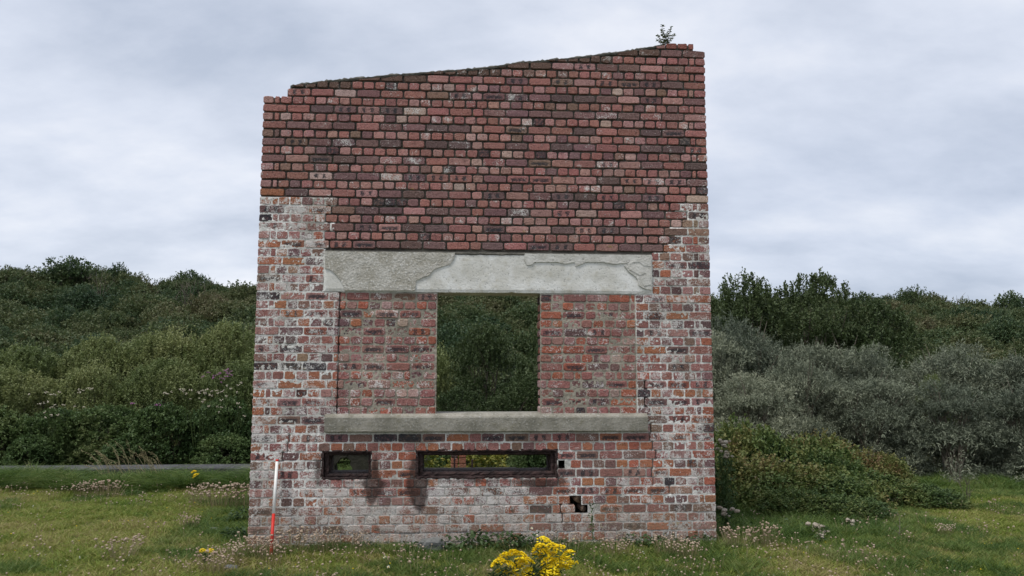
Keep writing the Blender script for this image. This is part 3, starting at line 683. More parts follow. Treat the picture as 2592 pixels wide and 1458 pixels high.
# ------------------------------------------------------------------ vegetation prototypes
def tint_attr(n_items, k, rg, extra=None):
    t = rg.random(n_items)
    if extra is not None: t = np.clip(t*.7+extra*.45, 0, 1)
    return {'tint': ('FLOAT', np.repeat(t, k))}
def crown(name, seed, zr, n_sh, lps, Ln, Wd, shoot, up, lump, m, inner=.3, low=-.2, spread=.35, dens_in=.45, spires=0, flat=0.0, nlob=34, kk=22):
    """a lumpy dome of radius 1 and height zr, made of leafy shoots"""
    rg = np.random.default_rng(seed); Rr = np.array([1, 1, zr])
    d = unit(rg.normal(size=(n_sh*7, 3))); d = d[d[:, 2] > low]
    lob = unit(rg.normal(size=(nlob, 3))*[1, 1, .8]+[0, 0, .25]); lr = rg.uniform(.7, 1.0, nlob); q = (np.exp(kk*(d@lob.T-1))*lr).max(1); ok = rg.random(len(d)) < .22+.78*q; d, q = d[ok][:n_sh], q[ok][:n_sh]; r = (1-lump)+lump*q; n = len(d)
    u = np.where(rg.random(n) < inner, rg.uniform(dens_in, .85, n), rg.uniform(.88, 1.0, n))
    P = d*Rr*(r*u)[:, None]
    lc = lob[np.argmax(d@lob.T*lr, 1)]*Rr*.55
    sdir = unit(unit(P-lc)*(1-up)+np.array([0, 0, 1.0])*up+rg.normal(size=(n, 3))*spread*.5)
    P = P/np.array([1, 1, np.percentile(P[:, 2], 98)/zr/.96]); P[:, 2] = np.maximum(P[:, 2], -.03*zr)+.02
    sl_ = shoot*rg.uniform(.6, 1.2, n)
    if spires:
        A = rg.uniform(0, 6.28, spires); q_ = np.sqrt(rg.random(spires))*.72; sp = np.c_[np.cos(A)*q_, np.sin(A)*q_, zr*(1-lump*.45)*np.sqrt(1-q_**2)*.92]
        sp = np.repeat(sp, 4, 0); k4 = np.tile(np.arange(4), spires); ln = np.repeat(rg.uniform(.05, .15, spires), 4)*zr**.5; dr = np.repeat(unit(rg.normal(size=(spires, 3))*[.16, .16, .05]+[0, 0, 1]), 4, 0)
        P = np.r_[P, sp+dr*(ln*k4/4)[:, None]]; sdir = np.r_[sdir, dr]; sl_ = np.r_[sl_, ln*.30]; n = len(P)
    t = np.tile((np.arange(lps)+.5)/lps, (n, 1))+rg.normal(size=(n, lps))*.02
    pp = P[:, None]+sdir[:, None]*(sl_[:, None]*t)[..., None]+rg.normal(size=(n, lps, 3))*Ln*.2
    ld = unit(sdir[:, None]*.75+rg.normal(size=(n, lps, 3))*.62)
    sz = (1-.4*t)*rg.uniform(.7, 1.25, (n, lps))
    V, F = leaf_quads(pp.reshape(-1, 3), ld.reshape(-1, 3), (Ln*sz).ravel(), (Wd*sz).ravel(), rg, flat=flat)
    tv = np.clip(np.repeat(rg.random(n), lps)*.4+rg.random(n*lps)*.25+.35*np.clip(t.ravel(), 0, 1), 0, 1)
    return np_mesh(name, V, F, {'tint': ('FLOAT', np.repeat(tv, 4))}, mat=m)
def crown2(name, seed, zr, n_cl, rc, sh, lps, Ln, Wd, shoot, up, m, spires=0, flat=.35, sq=.8, inner=.25, dip=-.15, spl=(.05, .11)):
    """a dome of radius 1 and height zr built up from leafy clumps, bare underneath"""
    rg = np.random.default_rng(seed); Rr = np.array([1, 1, zr]); g = np.arange(n_cl)+.5
    ph = np.arccos(1-g/n_cl*(1-dip)); th = math.pi*(1+5**.5)*g+rg.uniform(0, 6); d = np.c_[np.cos(th)*np.sin(ph), np.sin(th)*np.sin(ph), np.cos(ph)]; d = unit(d+rg.normal(size=d.shape)*.16)
    k = np.where(rg.random(n_cl) < inner, rg.uniform(.5, .8, n_cl), rg.uniform(.84, 1.0, n_cl)); cr = rc*rg.uniform(.65, 1.35, n_cl)
    C = d*(Rr-rc*np.array([.9, .9, .7]))*k[:, None]; ct = rg.random(n_cl)
    idx = np.repeat(np.arange(n_cl), sh); n = len(idx); e = unit(rg.normal(size=(n, 3))); e[:, 2] = np.where(e[:, 2] < -.12, -e[:, 2]*.9, e[:, 2])
    back = (e*d[idx]).sum(1) < -.35; e[back] -= 1.6*d[idx][back]*((e*d[idx]).sum(1)[back])[:, None]; e = unit(e)
    P = C[idx]+e*np.array([1, 1, sq])*(cr[idx]*rg.uniform(.55, .95, n))[:, None]; P[:, 2] = np.maximum(P[:, 2], .01)
    sdir = unit(e*(1-up)+d[idx]*.25+np.array([0, 0, 1.0])*up+rg.normal(size=(n, 3))*.22); sl_ = shoot*rg.uniform(.6, 1.2, n); tc = ct[idx]
    if spires:
        A = rg.uniform(0, 6.28, spires); q_ = np.sqrt(rg.random(spires))*.78; sp = np.c_[np.cos(A)*q_, np.sin(A)*q_, (zr-rc*.35)*np.sqrt(1-q_**2)]
        sp = np.repeat(sp, 4, 0); k4 = np.tile(np.arange(4), spires); ln = np.repeat(rg.uniform(*spl, spires), 4)*zr; dr = np.repeat(unit(rg.normal(size=(spires, 3))*[.16, .16, .05]+[0, 0, 1]), 4, 0)
        P = np.r_[P, sp+dr*(ln*k4/4)[:, None]]; sdir = np.r_[sdir, dr]; sl_ = np.r_[sl_, ln*.3]; n = len(P); tc = np.r_[tc, np.full(4*spires, .7)]
    t = np.tile((np.arange(lps)+.5)/lps, (n, 1)); pp = P[:, None]+sdir[:, None]*(sl_[:, None]*t)[..., None]+rg.normal(size=(n, lps, 3))*Ln*.15
    ld = unit(sdir[:, None]*.7+rg.normal(size=(n, lps, 3))*.6); sz = (1-.35*t)*rg.uniform(.7, 1.25, (n, lps))
    V, F = leaf_quads(pp.reshape(-1, 3), ld.reshape(-1, 3), (Ln*sz).ravel(), (Wd*sz).ravel(), rg, flat=flat)
    tv = np.clip(np.repeat(tc, lps)*.38+rg.random(n*lps)*.27+.35*np.clip(t.ravel(), 0, 1), 0, 1)
    return np_mesh(name, V, F, {'tint': ('FLOAT', np.repeat(tv, 4))}, mat=m)
def stems(name, seed, Rr, n, m, r0=.03, reach=.85):
    rg = random.Random(seed); V, F = [], []
    for k in range(n):
        A = rg.uniform(0, 6.283); e = rg.uniform(.3, 1.4); tip = Vector((math.cos(A)*math.cos(e)*Rr[0], math.sin(A)*math.cos(e)*Rr[1], math.sin(e)*Rr[2]))*reach*rg.uniform(.7, 1.05)
        b = Vector((rg.uniform(-.1, .1), rg.uniform(-.1, .1), -.15)); mid = b.lerp(tip, .5)+Vector((rg.uniform(-.1, .1), rg.uniform(-.1, .1), .1))*Rr[2]*.5
        pth = [b, b.lerp(mid, .5)+Vector((0, 0, .05)), mid, mid.lerp(tip, .55), tip]; tube(pth, [r0, r0*.8, r0*.6, r0*.35, r0*.12], 5, V, F)
        for q in range(3):
            s_ = mid.lerp(tip, rg.uniform(0, .7)); e2 = s_+Vector((rg.uniform(-.3, .3)*Rr[0], rg.uniform(-.3, .3)*Rr[1], rg.uniform(.1, .35)*Rr[2])); tube([s_, s_.lerp(e2, .5)+Vector((.01, 0, .02)), e2], [r0*.35, r0*.22, r0*.08], 4, V, F)
    return py_mesh(name, V, F, m)
def proto(name, me): return bpy.data.objects.new(name, me)

CR = {}
ZR = dict(buck=1.75, will=2.0, sall=1.7, hedge=1.25, bram=.8, bramy=.9, hill=1.0, young=1.9)
CR['buck'] = [crown2('sea_buckthorn_crown', 10+k, 1.75, 64, .30, 52, 12, .072, .0155, .13, .25, M_BUCK, sq=.72) for k in range(3)]
CR['will'] = [crown2('willow_crown', 20+k, 2.0, 56, .34, 48, 10, .058, .030, .13, .4, M_WILL, spires=120, flat=.4, sq=.95) for k in range(3)]
CR['sall'] = [crown2('sallow_crown', 30+k, 1.7, 74, .27, 38, 10, .058, .026, .24, .8, M_SALL, spires=260, flat=.35, sq=1.3, spl=(.05, .16)) for k in range(3)]
CR['hedge'] = [crown2('hedge_crown', 40+k, 1.25, 46, .30, 46, 8, .075, .048, .12, .3, M_HEDGE, flat=.45, spires=110, sq=.95) for k in range(3)]
CR['bram'] = [crown2('bramble_crown', 50+k, .8, 40, .28, 38, 8, .072, .052, .17, .25, M_BRAM, flat=.55, spires=30, spl=(.08, .2)) for k in range(2)]
CR['young'] = [crown('sapling_crown', 77, 1.9, 46, 12, .22, .05, .75, .75, .3, M_BUCK, inner=.5, spread=.7, dens_in=.1)]
CR['bramy'] = [crown('yellow_bramble_crown', 55, .9, 350, 8, .13, .09, .22, .35, .40, M_BRAMY, inner=.25, spread=.8, flat=.4)]
CR['hill'] = [crown2('hill_bush_crown', 60+k, (1.0, .75, 1.05, .9)[k], (26, 30, 20, 34)[k], (.42, .36, .46, .34)[k], 62, 6, .085, .05, .10, (.25, .1, .4, .3)[k], M_HILL, flat=.45, sq=.7) for k in range(4)]
ST = {k: stems(k+'_stems', 5+j, (1, 1, 1), 9, M_STEM) for j, k in enumerate(('buck', 'will', 'sall', 'hedge', 'bram', 'hill'))}
ST['bramy'] = ST['bram']; ST['young'] = ST['buck']
def shrub(kind, v, x, y, rx, ry, h, name, label, cat, group=None, rz=None, z=None, crown_name='crown', trunk_name='stems'):
    zb = hgt(x, y) if z is None else z
    o = empty(name, (x, y, zb), random.uniform(0, 6.28) if rz is None else rz); tag(o, label, cat, group)
    c = link(crown_name, CR[kind][v % len(CR[kind])], parent=o); c.scale = (rx, ry, h/ZR[kind])
    s = link(trunk_name, ST[kind], parent=o); s.scale = (rx, ry, h)
    return o

# sea buckthorn thicket on the right
G = 'sea buckthorn bushes in the grey-green thicket right of the wall'
BK = [(6.5, 6.4, 1.1, 1.0, 2.25, 'grey-green sea buckthorn bush hard against the right edge of the brick wall'),
      (7.55, 7.1, 1.25, 1.1, 2.62, 'tallest silvery sea buckthorn, rounded top just below the dark willow'),
      (8.75, 7.3, 1.2, 1.1, 2.25, 'silvery sea buckthorn sloping down to the right of the tallest one'),
      (10.0, 7.4, 1.2, 1.0, 2.05, 'back-row sea buckthorn in the middle of the thicket below the wooded hill'),
      (11.3, 7.0, 1.3, 1.0, 2.12, 'back-row sea buckthorn with a knobbly raised crest toward the right'),
      (12.9, 6.6, 1.3, 1.1, 2.05, 'sea buckthorn cut by the right edge of the photo, back row'),
      (6.9, 5.3, .95, .85, 1.55, 'lower sea buckthorn behind the bramble mound beside the wall'),
      (7.9, 5.7, 1.0, .85, 1.85, 'front sea buckthorn with dark hollows under its branches'),
      (9.0, 5.4, 1.05, .9, 1.62, 'front sea buckthorn leaning out over the end of the bramble mound'),
      (10.1, 5.0, 1.0, .9, 1.45, 'front sea buckthorn with deep black shade at its foot'),
      (11.2, 4.6, 1.0, .9, 1.50, 'low spreading sea buckthorn at the edge of the right lawn'),
      (12.4, 4.3, 1.1, 1.0, 1.62, 'front sea buckthorn at the right edge of the photo'),
      (9.45, 3.75, .32, .28, .62, 'small young sea buckthorn sapling standing out in the grass'),
      (10.6, 3.55, .34, .3, .55, 'small grey-green sea buckthorn shoot at the foot of the thicket')]
for k, (x, y, rx, ry, h, lb) in enumerate(BK): shrub('buck' if rx > .4 else 'young', k, x, y, rx*1.1, ry*1.1, h*1.13, 'sea_buckthorn', lb, 'shrub', G, crown_name='crown')
shrub('sall', 1, 10.6, 6.15, .5, .4, 1.55, 'elder_bush', 'bright green bush poking out of the grey-green thicket', 'shrub')
# willows
G = 'willows behind the sea buckthorn'
for k, (x, y, rx, ry, h, lb) in enumerate([(7.4, 11.5, 1.6, 1.4, 2.75, 'dark green willow half hidden by the right edge of the brick wall'), (9.3, 12.0, 1.7, 1.5, 3.85, 'tall dark willow with upright shoots against the sky, left crest'), (11.2, 12.2, 1.7, 1.5, 3.95, 'tall dark willow with upright shoots against the sky, centre crest'),
        (12.7, 12.0, 1.5, 1.4, 3.3, 'dark willow sloping down toward the wooded hill'), (13.3, 10.2, 1.1, 1.0, 2.3, 'olive willow bush between the buckthorn and the wooded hill'), (11.3, 9.6, 1.3, 1.0, 2.3, 'low yellowish willow just above the buckthorn crest')]):
    shrub('will', k, x, y, rx*1.05, ry*1.05, h*1.0, 'willow', lb, 'tree' if k < 4 else 'shrub', G, trunk_name='trunk')
# bushes seen through the window opening and behind the wall
G = 'bushes seen through the window opening'
for k, (x, y, rx, ry, h, kd, lb) in enumerate([(1.1, 8.6, 1.1, .9, 2.2, 'sall', 'yellow-flecked willow bush at the left side of the window opening'), (2.55, 9.2, 1.2, .9, 2.65, 'will', 'willow bush in the middle of the window opening with yellow-green tips'), (4.0, 8.8, 1.2, .9, 2.5, 'will', 'dark willow bush at the right side of the window opening'),
        (2.0, 7.3, .9, .7, 1.35, 'will', 'low dark bush at the bottom left of the window opening'), (3.3, 7.3, 1.0, .7, 1.6, 'will', 'low dark bush with grey leaves at the bottom right of the window opening'), (5.4, 8.6, 1.2, .9, 2.2, 'will', 'bush behind the wall right of the window opening'), (-.3, 8.9, 1.2, 1, 2.3, 'sall', 'bush behind the wall left of the window opening')]):
    if k >= 5: lb = 'willow bush behind the brick wall, showing only between wall and thicket'
    if k == 6: lb = 'yellow-green bush just left of the brick wall behind the hedge'
    shrub(kd, k, x, y, rx*1.05, ry*1.05, h, 'willow_bush', lb, 'shrub', G, trunk_name='trunk')
# yellow-green sallow scrub left
G = 'sallow bushes in the light green scrub left of the wall'
SL = [(-2.0, 10.6, 1.3, 1.0, 2.35, 'bright light green sallow bush touching the left edge of the brick wall'), (-3.4, 11.2, 1.4, 1.0, 2.5, 'light green sallow bush with many upright shoots, highest of the scrub'), (-4.9, 11.2, 1.4, 1.0, 2.3, 'light green sallow bush below the dark windswept hawthorn'),
      (-6.4, 11.4, 1.4, 1.1, 2.2, 'greyish sallow bush in the middle of the left scrub'), (-7.9, 11.0, 1.5, 1.1, 2.0, 'olive sallow bush toward the left of the scrub'), (-9.3, 10.6, 1.4, 1.0, 1.9, 'yellowish sallow bush at the left edge of the photo'),
      (-2.6, 9.0, 1.2, .9, 1.75, 'dark green sallow behind the pink willowherb'), (-4.1, 9.2, 1.2, .9, 1.8, 'sallow bush behind the cream flowers'), (-5.6, 9.2, 1.2, .9, 1.7, 'olive-brown sallow in the front of the scrub'), (-7.1, 9.0, 1.3, .9, 1.65, 'yellow-tipped sallow above the left part of the hedge'), (-8.5, 8.6, 1.3, .9, 1.5, 'yellow-leaved sallow low at the left edge of the photo')]
for k, (x, y, rx, ry, h, lb) in enumerate(SL): shrub('sall', k, x, y, rx*1.05, ry*1.05, h, 'sallow_bush', lb, 'shrub', G)
# hedge of bramble and weeds behind the track
G = 'bramble hedge bushes behind the concrete track'
HD = [(-1.3, 7.2, .95, .7, 1.0, 'hedge bush beside the left edge of the wall, broad green leaves at its foot'), (-2.3, 7.4, .95, .7, 1.15, 'hedge bush under the pink willowherb'), (-3.3, 7.3, .95, .7, 1.1, 'hedge bush topped with cream flowers right of centre'), (-4.3, 7.4, .9, .7, 1.05, 'hedge bush behind the tall pale grass tuft'),
      (-5.2, 7.3, .95, .7, 1.0, 'hedge bush with a few cream flowers on its left shoulder'), (-6.1, 7.2, .95, .7, 1.0, 'dark hedge bush under the left group of cream flowers'), (-7.1, 7.1, 1.0, .7, 1.05, 'dark hedge bush at the left edge of the photo'),
      (-2.0, 6.65, .8, .5, .6, 'low bramble at the foot of the hedge nearest the wall'), (-3.6, 6.65, .9, .5, .6, 'low bramble at the foot of the hedge behind the grass bank'), (-5.2, 6.65, .9, .5, .6, 'low dark bramble at the foot of the hedge left of the grass tuft'), (-6.7, 6.6, .9, .5, .55, 'low bramble with dead stems at the far left of the track'),
      (-.3, 7.2, .9, .7, 1.0, 'hedge bush behind the brick wall, left end'), (.7, 6.9, .8, .6, .85, 'green bush seen through the small slot opening')]
for k, (x, y, rx, ry, h, lb) in enumerate(HD): shrub('hedge', k, x, y-.35, rx*1.05, ry, h*1.02, 'hedge_bush', lb, 'shrub', G)
# brambles right of the wall
G = 'bramble bushes in the mound right of the wall'
for k, (x, y, rx, ry, h, lb) in enumerate([(5.15, 3.6, .8, .7, .80, 'russet-tipped bramble bush at the top left of the mound beside the wall'), (6.05, 3.4, .85, .7, .78, 'highest russet and green bramble bush of the mound'), (6.95, 3.1, .8, .7, .62, 'green-yellow bramble bush at the right shoulder of the mound'),
        (5.7, 2.3, .8, .7, .52, 'dark green bramble with large blue-green leaves in the middle of the mound'), (6.6, 2.1, .75, .6, .42, 'bramble with dark red berries at the front of the mound'), (7.35, 2.3, .7, .6, .34, 'low bramble trailing out into the right lawn'), (6.5, 1.3, .6, .45, .24, 'low trailing bramble at the front foot of the mound'), (7.9, 3.3, .6, .5, .45, 'bramble at the right end of the mound below the thicket'), (5.2, 2.9, .6, .5, .66, 'green bramble with arching shoots close to the wall edge'), (5.9, 1.5, .55, .42, .30, 'low green bramble between the two white thistle groups'), (7.9, 2.0, .5, .4, .24, 'lowest bramble tuft at the far right foot of the mound'), (7.5, 4.2, .8, .6, .6, 'bramble squeezed between mound and buckthorn')]):
    o = shrub('bram', k, x, y, rx*1.05, ry*1.05, h*(1.22 if h > .4 else 1.1), 'bramble_bush', lb, 'shrub', G)
shrub('hedge', 1, 4.80, 1.7, .36, .45, .78, 'gorse_bush', 'dark narrow bush right against the bottom right corner of the wall', 'shrub')
# behind the wall, seen through the slots
shrub('bramy', 0, 2.25, 4.6, .62, .4, .42, 'bramble_bush', 'yellowing bramble seen through the middle of the wide slot', 'shrub', z=-.1)
shrub('bramy', 0, 1.25, 4.9, .55, .4, .55, 'bramble_bush', 'fresh green bramble seen through the left part of the wide slot', 'shrub', z=-.1)
shrub('hedge', 0, 3.05, 3.4, .5, .4, .85, 'ivy_bush', 'dark bush filling the right part of the wide slot', 'shrub', z=-.13)
shrub('hedge', 2, 2.2, 6.2, 1.0, .5, .75, 'hedge_bush', 'dark green bush behind the yellowing bramble in the wide slot', 'shrub', z=-.1)

# hillside scrub: one far mass, plus the trees that stand out
def gn_scatter(name, P, S, RT, IDX, protos, label=None, cat=None, S3=None):
    me = bpy.data.meshes.new(name); n = len(P); me.vertices.add(n); me.vertices.foreach_set('co', np.asarray(P, np.float32).ravel())
    a = me.attributes.new('rot', 'FLOAT_VECTOR', 'POINT'); a.data.foreach_set('vector', np.asarray(RT, np.float32).ravel())
    a = me.attributes.new('scl', 'FLOAT_VECTOR', 'POINT'); S = np.asarray(S, np.float32); a.data.foreach_set('vector', (np.repeat(S[:, None], 3, 1) if S.ndim == 1 else S).ravel())
    a = me.attributes.new('pick', 'INT', 'POINT'); a.data.foreach_set('value', np.asarray(IDX, np.int32))
    o = link(name, me); tag(o, label, cat, kind='stuff')
    ng = bpy.data.node_groups.new(name, 'GeometryNodeTree'); ng.interface.new_socket('Geometry', in_out='INPUT', socket_type='NodeSocketGeometry'); ng.interface.new_socket('Geometry', in_out='OUTPUT', socket_type='NodeSocketGeometry')
    gi, go = ng.nodes.new('NodeGroupInput'), ng.nodes.new('NodeGroupOutput'); jn = ng.nodes.new('GeometryNodeJoinGeometry')
    def na(nm, ty): q = ng.nodes.new('GeometryNodeInputNamedAttribute'); q.data_type = ty; q.inputs[0].default_value = nm; return q.outputs[0]
    rt, sc, pk = na('rot', 'FLOAT_VECTOR'), na('scl', 'FLOAT_VECTOR'), na('pick', 'INT')
    for k, pr in enumerate(protos):
        oi = ng.nodes.new('GeometryNodeObjectInfo'); oi.inputs['Object'].default_value = pr; oi.inputs['As Instance'].default_value = True
        cm = ng.nodes.new('FunctionNodeCompare'); cm.data_type = 'INT'; cm.operation = 'EQUAL'; ng.links.new(pk, cm.inputs[2]); cm.inputs[3].default_value = k
        ip = ng.nodes.new('GeometryNodeInstanceOnPoints'); ng.links.new(gi.outputs[0], ip.inputs['Points']); ng.links.new(cm.outputs[0], ip.inputs['Selection']); ng.links.new(oi.outputs['Geometry'], ip.inputs['Instance'])
        ng.links.new(rt, ip.inputs['Rotation']); ng.links.new(sc, ip.inputs['Scale']); ng.links.new(ip.outputs[0], jn.inputs[0])
    ng.links.new(jn.outputs[0], go.inputs[0]); md = o.modifiers.new('scatter', 'NODES'); md.node_group = ng
    return o
hp = [proto('hill_bush', m) for m in CR['hill']]
P, S, RT, IX = [], [], [], []
y = 13.5
while y < 50:
    st = 1.25+.02*(y-13); x = -42-.4*y
    while x < 34+.7*y:
        xx, yy = x+random.uniform(-.5, .5)*st, y+random.uniform(-.5, .5)*st
        if not (yy < 15.5 and 6 < xx < 15) and not (-8 > xx and yy < 14.5):
            s_ = random.uniform(.75, 1.35)*(.9 if yy < 20 else 1.15)
            P.append((xx, yy, hgt(xx, yy)-.15)); s_ *= 1.05; S.append((s_*random.uniform(.9, 1.3), s_*random.uniform(.9, 1.2), s_*random.uniform(.75, 1.35))); RT.append((0, 0, random.uniform(0, 6.28))); IX.append(random.choice((0, 0, 1, 2, 3)))
        x += st
    y += st*.95
gn_scatter('hillside_scrub', P, S, RT, IX, hp, 'dark mass of scrub and low trees covering the hill behind', 'scrub')
G = 'trees standing out on the hill'
def htree(px, py, Y, w, hfrac, lb, v=0, name='hawthorn_tree'):
    p = at(px, py, Y); g = hgt(p[0], Y); h = max(1.0, p[2]-g)
    shrub('hill', v, p[0], Y, w, w*.8, h/1.04, name, lb, 'tree', G, trunk_name='trunk')
htree(180, 652, 44, 3.0, 1, 'broad flat-topped hawthorn on the left skyline'); htree(300, 662, 42, 1.3, 1, 'open gnarled hawthorn standing up on the left skyline', 2)
htree(530, 682, 40, 1.5, 1, 'small bush on the skyline just left of the brick wall', 1); htree(400, 720, 36, 2.8, 1, 'large dark windswept hawthorn in the middle of the left hillside', 1); htree(30, 668, 40, 2.0, 1, 'low scrub tree on the skyline at the left edge of the photo', 3)
htree(2308, 722, 44, 1.6, 1, 'rounded tree at the start of the right skyline beside the willow', 2); htree(2440, 728, 52, 3.4, 1, 'wide dark domed tree on the right skyline', 1, 'pine_tree'); htree(2560, 738, 52, 2.2, 1, 'small dark rounded tree on the skyline at the right edge', 0, 'pine_tree')
htree(1200, 775, 30, 2.2, 1, 'brownish hillside tree at the top of the window opening', 3); htree(2400, 820, 34, 2.2, 1, 'olive-brown tree halfway up the right hillside', 3)
# dead branches pale against the hillside
def twigs(name, base, n, h, m, seed, spread=.5, r=.012):
    rg = random.Random(seed); V, F = [], []
    for k in range(n):
        p = Vector((0, 0, 0)); d = Vector((rg.uniform(-spread, spread), rg.uniform(-spread, spread)*.6, 1)).normalized(); pth = [tuple(p)]
        for q in range(4): p = p+d*h/4*rg.uniform(.7, 1.2); d = (d+Vector((rg.uniform(-.3, .3), rg.uniform(-.3, .3), rg.uniform(-.1, .2)))).normalized(); pth.append(tuple(p))
        tube(pth, [r, r*.8, r*.6, r*.4, r*.15], 5, V, F)
        for q in range(3):
            a = Vector(pth[rg.randrange(1, 4)]); e2 = a+Vector((rg.uniform(-.25, .25), rg.uniform(-.2, .2), rg.uniform(.1, .35)))*h; tube([a, a.lerp(e2, .5)+Vector((0, 0, .02*h)), e2], [r*.5, r*.35, r*.1], 4, V, F)
    return link(name, py_mesh(name, V, F, m), loc=base)
for px, py, Y, h, s in ((520, 745, 36, 2.0, 4), (495, 740, 36, 1.6, 9), (290, 718, 38, 1.8, 14)):
    p = at(px, py, Y); tag(twigs('dead_branches', (p[0], Y-1.6, p[2]-h*.6), 5, h, M_STEM, s, .6, .02), ('bare branches on the hillside near the skyline, the taller fan', 'bare branches just left of the taller fan on the hillside', 'bare branches under the open skyline hawthorn')[(s-4)//5], 'branches')

# ------------------------------------------------------------------ grass
def patch_mesh(name, seed, size, n, h, w, m, lean, droop, seg=2, dry=.15, wind=(0, 0)):
    rg = np.random.default_rng(seed); Pn = np.c_[rg.uniform(-size/2, size/2, (n, 2)), np.full(n, -.005)]
    V, F = blades(Pn, h*rg.uniform(.45, 1.2, n), w*rg.uniform(.7, 1.3, n), rg, lean, droop, seg, wind)
    t = np.where(rg.random(n) < dry, rg.uniform(.8, 1.0, n), rg.uniform(.0, .7, n)); return np_mesh(name, V, F, {'tint': ('FLOAT', np.repeat(t, 2*(seg+1)))}, mat=m)
turf = [proto('turf_tuft', patch_mesh('turf_tuft', 70+k, .30, 460, (.042, .055, .070)[k], .0056, M_GRASS, .9, .5, 2, .18+.08*k)) for k in range(3)]
mid = [proto('grass_tuft', patch_mesh('grass_tuft', 80+k, .22, 210, .12, .0046, M_LUSH, .7, .55, 3, .12)) for k in range(2)]
tall = [proto('long_grass', patch_mesh('long_grass', 90+k, .26, 210, .52, .0105, M_LUSH, .9, .8, 5, .22, wind=(-.6, -.1))) for k in range(2)]
def keep(x, y): return not (-.03 < x < WW+.03 and -.02 < y < TH+.05)
def region(pts_fn, step, x0, x1, y0, y1):
    out = []
    for yy in np.arange(y0, y1, step):
        for xx in np.arange(x0, x1, step):
            a, b = xx+random.uniform(-.6, .6)*step, yy+random.uniform(-.6, .6)*step
            if keep(a, b) and pts_fn(a, b): out.append((a, b))
    return out
def place(name, pts, smin, smax, protos, label, cat='grass', tilt=.12):
    P = [(x, y, hgt(x, y)-.004) for x, y in pts]; n = len(P)
    return gn_scatter(name, P, np.random.default_rng(len(P)).uniform(smin, smax, n), [(random.uniform(-tilt, tilt), random.uniform(-tilt, tilt), random.uniform(0, 6.28)) for _ in P], [random.randrange(len(protos)) for _ in P], protos, label, cat)
lawn = region(lambda x, y: (x < -.0 and y < 5.2) or (x > 4.3 and y < 6.5) or y < -.02, .17, -7.2, 9.5, -2.2, 5.6)
lawn += region(lambda x, y: True, .3, 9.5, 13.5, -2.2, 4.5)+region(lambda x, y: y < 5.6, .5, -9.5, -7.2, -2, 5.5)
place('turf_grass', lawn, .75, 1.35, turf, 'short dry-flecked turf of the lawn around the wall')
def lush(x, y):
    n = nz(x, y, .9, 21)
    if -.3 < y < -.02 and -.2 < x < 4.8: return True
    if y < -.02 and x > 0: return n > -.12 and random.random() < .6
    if x > 4.5: return (x < 7.5 and y < 3.0 and n > -.3) or (y > 2.6-(x-8)*.1 and random.random() < .7) or n > .25
    return (n > .28 and random.random() < .5) or (-1.0 < x < 0 and y > -.5 and random.random() < .45)
place('lush_grass', region(lush, .13, -7, 12.5, -2.0, 5.2), .6, 1.15, mid, 'longer green grass growing in tufts at the wall foot and lawn edges')
bank = region(lambda x, y: x > -6.9 or y > 4.7 or random.random() < .3, .14, -7.6, .8, 4.0, 4.8)
place('bank_grass', [(x, y) for x, y in bank if not (x < -5.35 and y > 4.2 and random.random() < .9) and nz(x, y, 1.1, 31) > -.12-.12*(x > -4)], .36, .88, tall, 'long drooping green grass on the bank in front of the track')
place('thicket_grass', region(lambda x, y: random.random() < .7, .13, 4.62, 6.4, .3, 2.4)+region(lambda x, y: random.random() < .6, .2, 7.6, 12.5, 3.4, 4.6), 1.0, 1.9, mid, 'long bright green grass between the wall, the brambles and the thicket')

# ------------------------------------------------------------------ flowers and weeds
def ball(c, r, V, F, rg, squash=1.0):
    b = len(V); t = (1+5**.5)/2
    for q in ((-1, t, 0), (1, t, 0), (-1, -t, 0), (1, -t, 0), (0, -1, t), (0, 1, t), (0, -1, -t), (0, 1, -t), (t, 0, -1), (t, 0, 1), (-t, 0, -1), (-t, 0, 1)):
        k = r/1.9*rg.uniform(.8, 1.25); V.append((c[0]+q[0]*k, c[1]+q[1]*k, c[2]+q[2]*k*squash))
    F += [tuple(b+i for i in f) for f in ((0, 11, 5), (0, 5, 1), (0, 1, 7), (0, 7, 10), (0, 10, 11), (1, 5, 9), (5, 11, 4), (11, 10, 2), (10, 7, 6), (7, 1, 8), (3, 9, 4), (3, 4, 2), (3, 2, 6), (3, 6, 8), (3, 8, 9), (4, 9, 5), (2, 4, 11), (6, 2, 10), (8, 6, 7), (9, 8, 1))]
def tinted(me, rg, per):
    a = me.attributes.new('tint', 'FLOAT', 'POINT'); n = len(me.vertices); a.data.foreach_set('value', np.repeat([rg.random() for _ in range(n//per+1)], per)[:n].astype(np.float32)); return me
def heads_mesh(seed, n, rad, h, hr, mh, ms, squash=.8, name='flower_heads'):
    rg = random.Random(seed); V, F, V2, F2 = [], [], [], []
    for k in range(n):
        A = rg.uniform(0, 6.28); q = rad*math.sqrt(rg.random()); b = (math.cos(A)*q*.7, math.sin(A)*q*.7, -.01); hh = h*rg.uniform(.6, 1.15)
        tp = (math.cos(A)*q*1.15+rg.uniform(-.02, .02), math.sin(A)*q*1.15, hh); ball(tp, hr*rg.uniform(.7, 1.25), V, F, rg, squash)
        tube([b, ((b[0]+tp[0])/2, (b[1]+tp[1])/2, hh*.55), tp], [.0016, .0014, .0012], 3, V2, F2)
    a = tinted(py_mesh(name, V, F, mh), rg, 12); c = tinted(py_mesh('stems', V2, F2, ms), rg, 9)
    return a, c
TH_ = [heads_mesh(100+k, 60,   .16, .19, .0105, M_HEAD, M_DRY) for k in range(3)]
THS = []
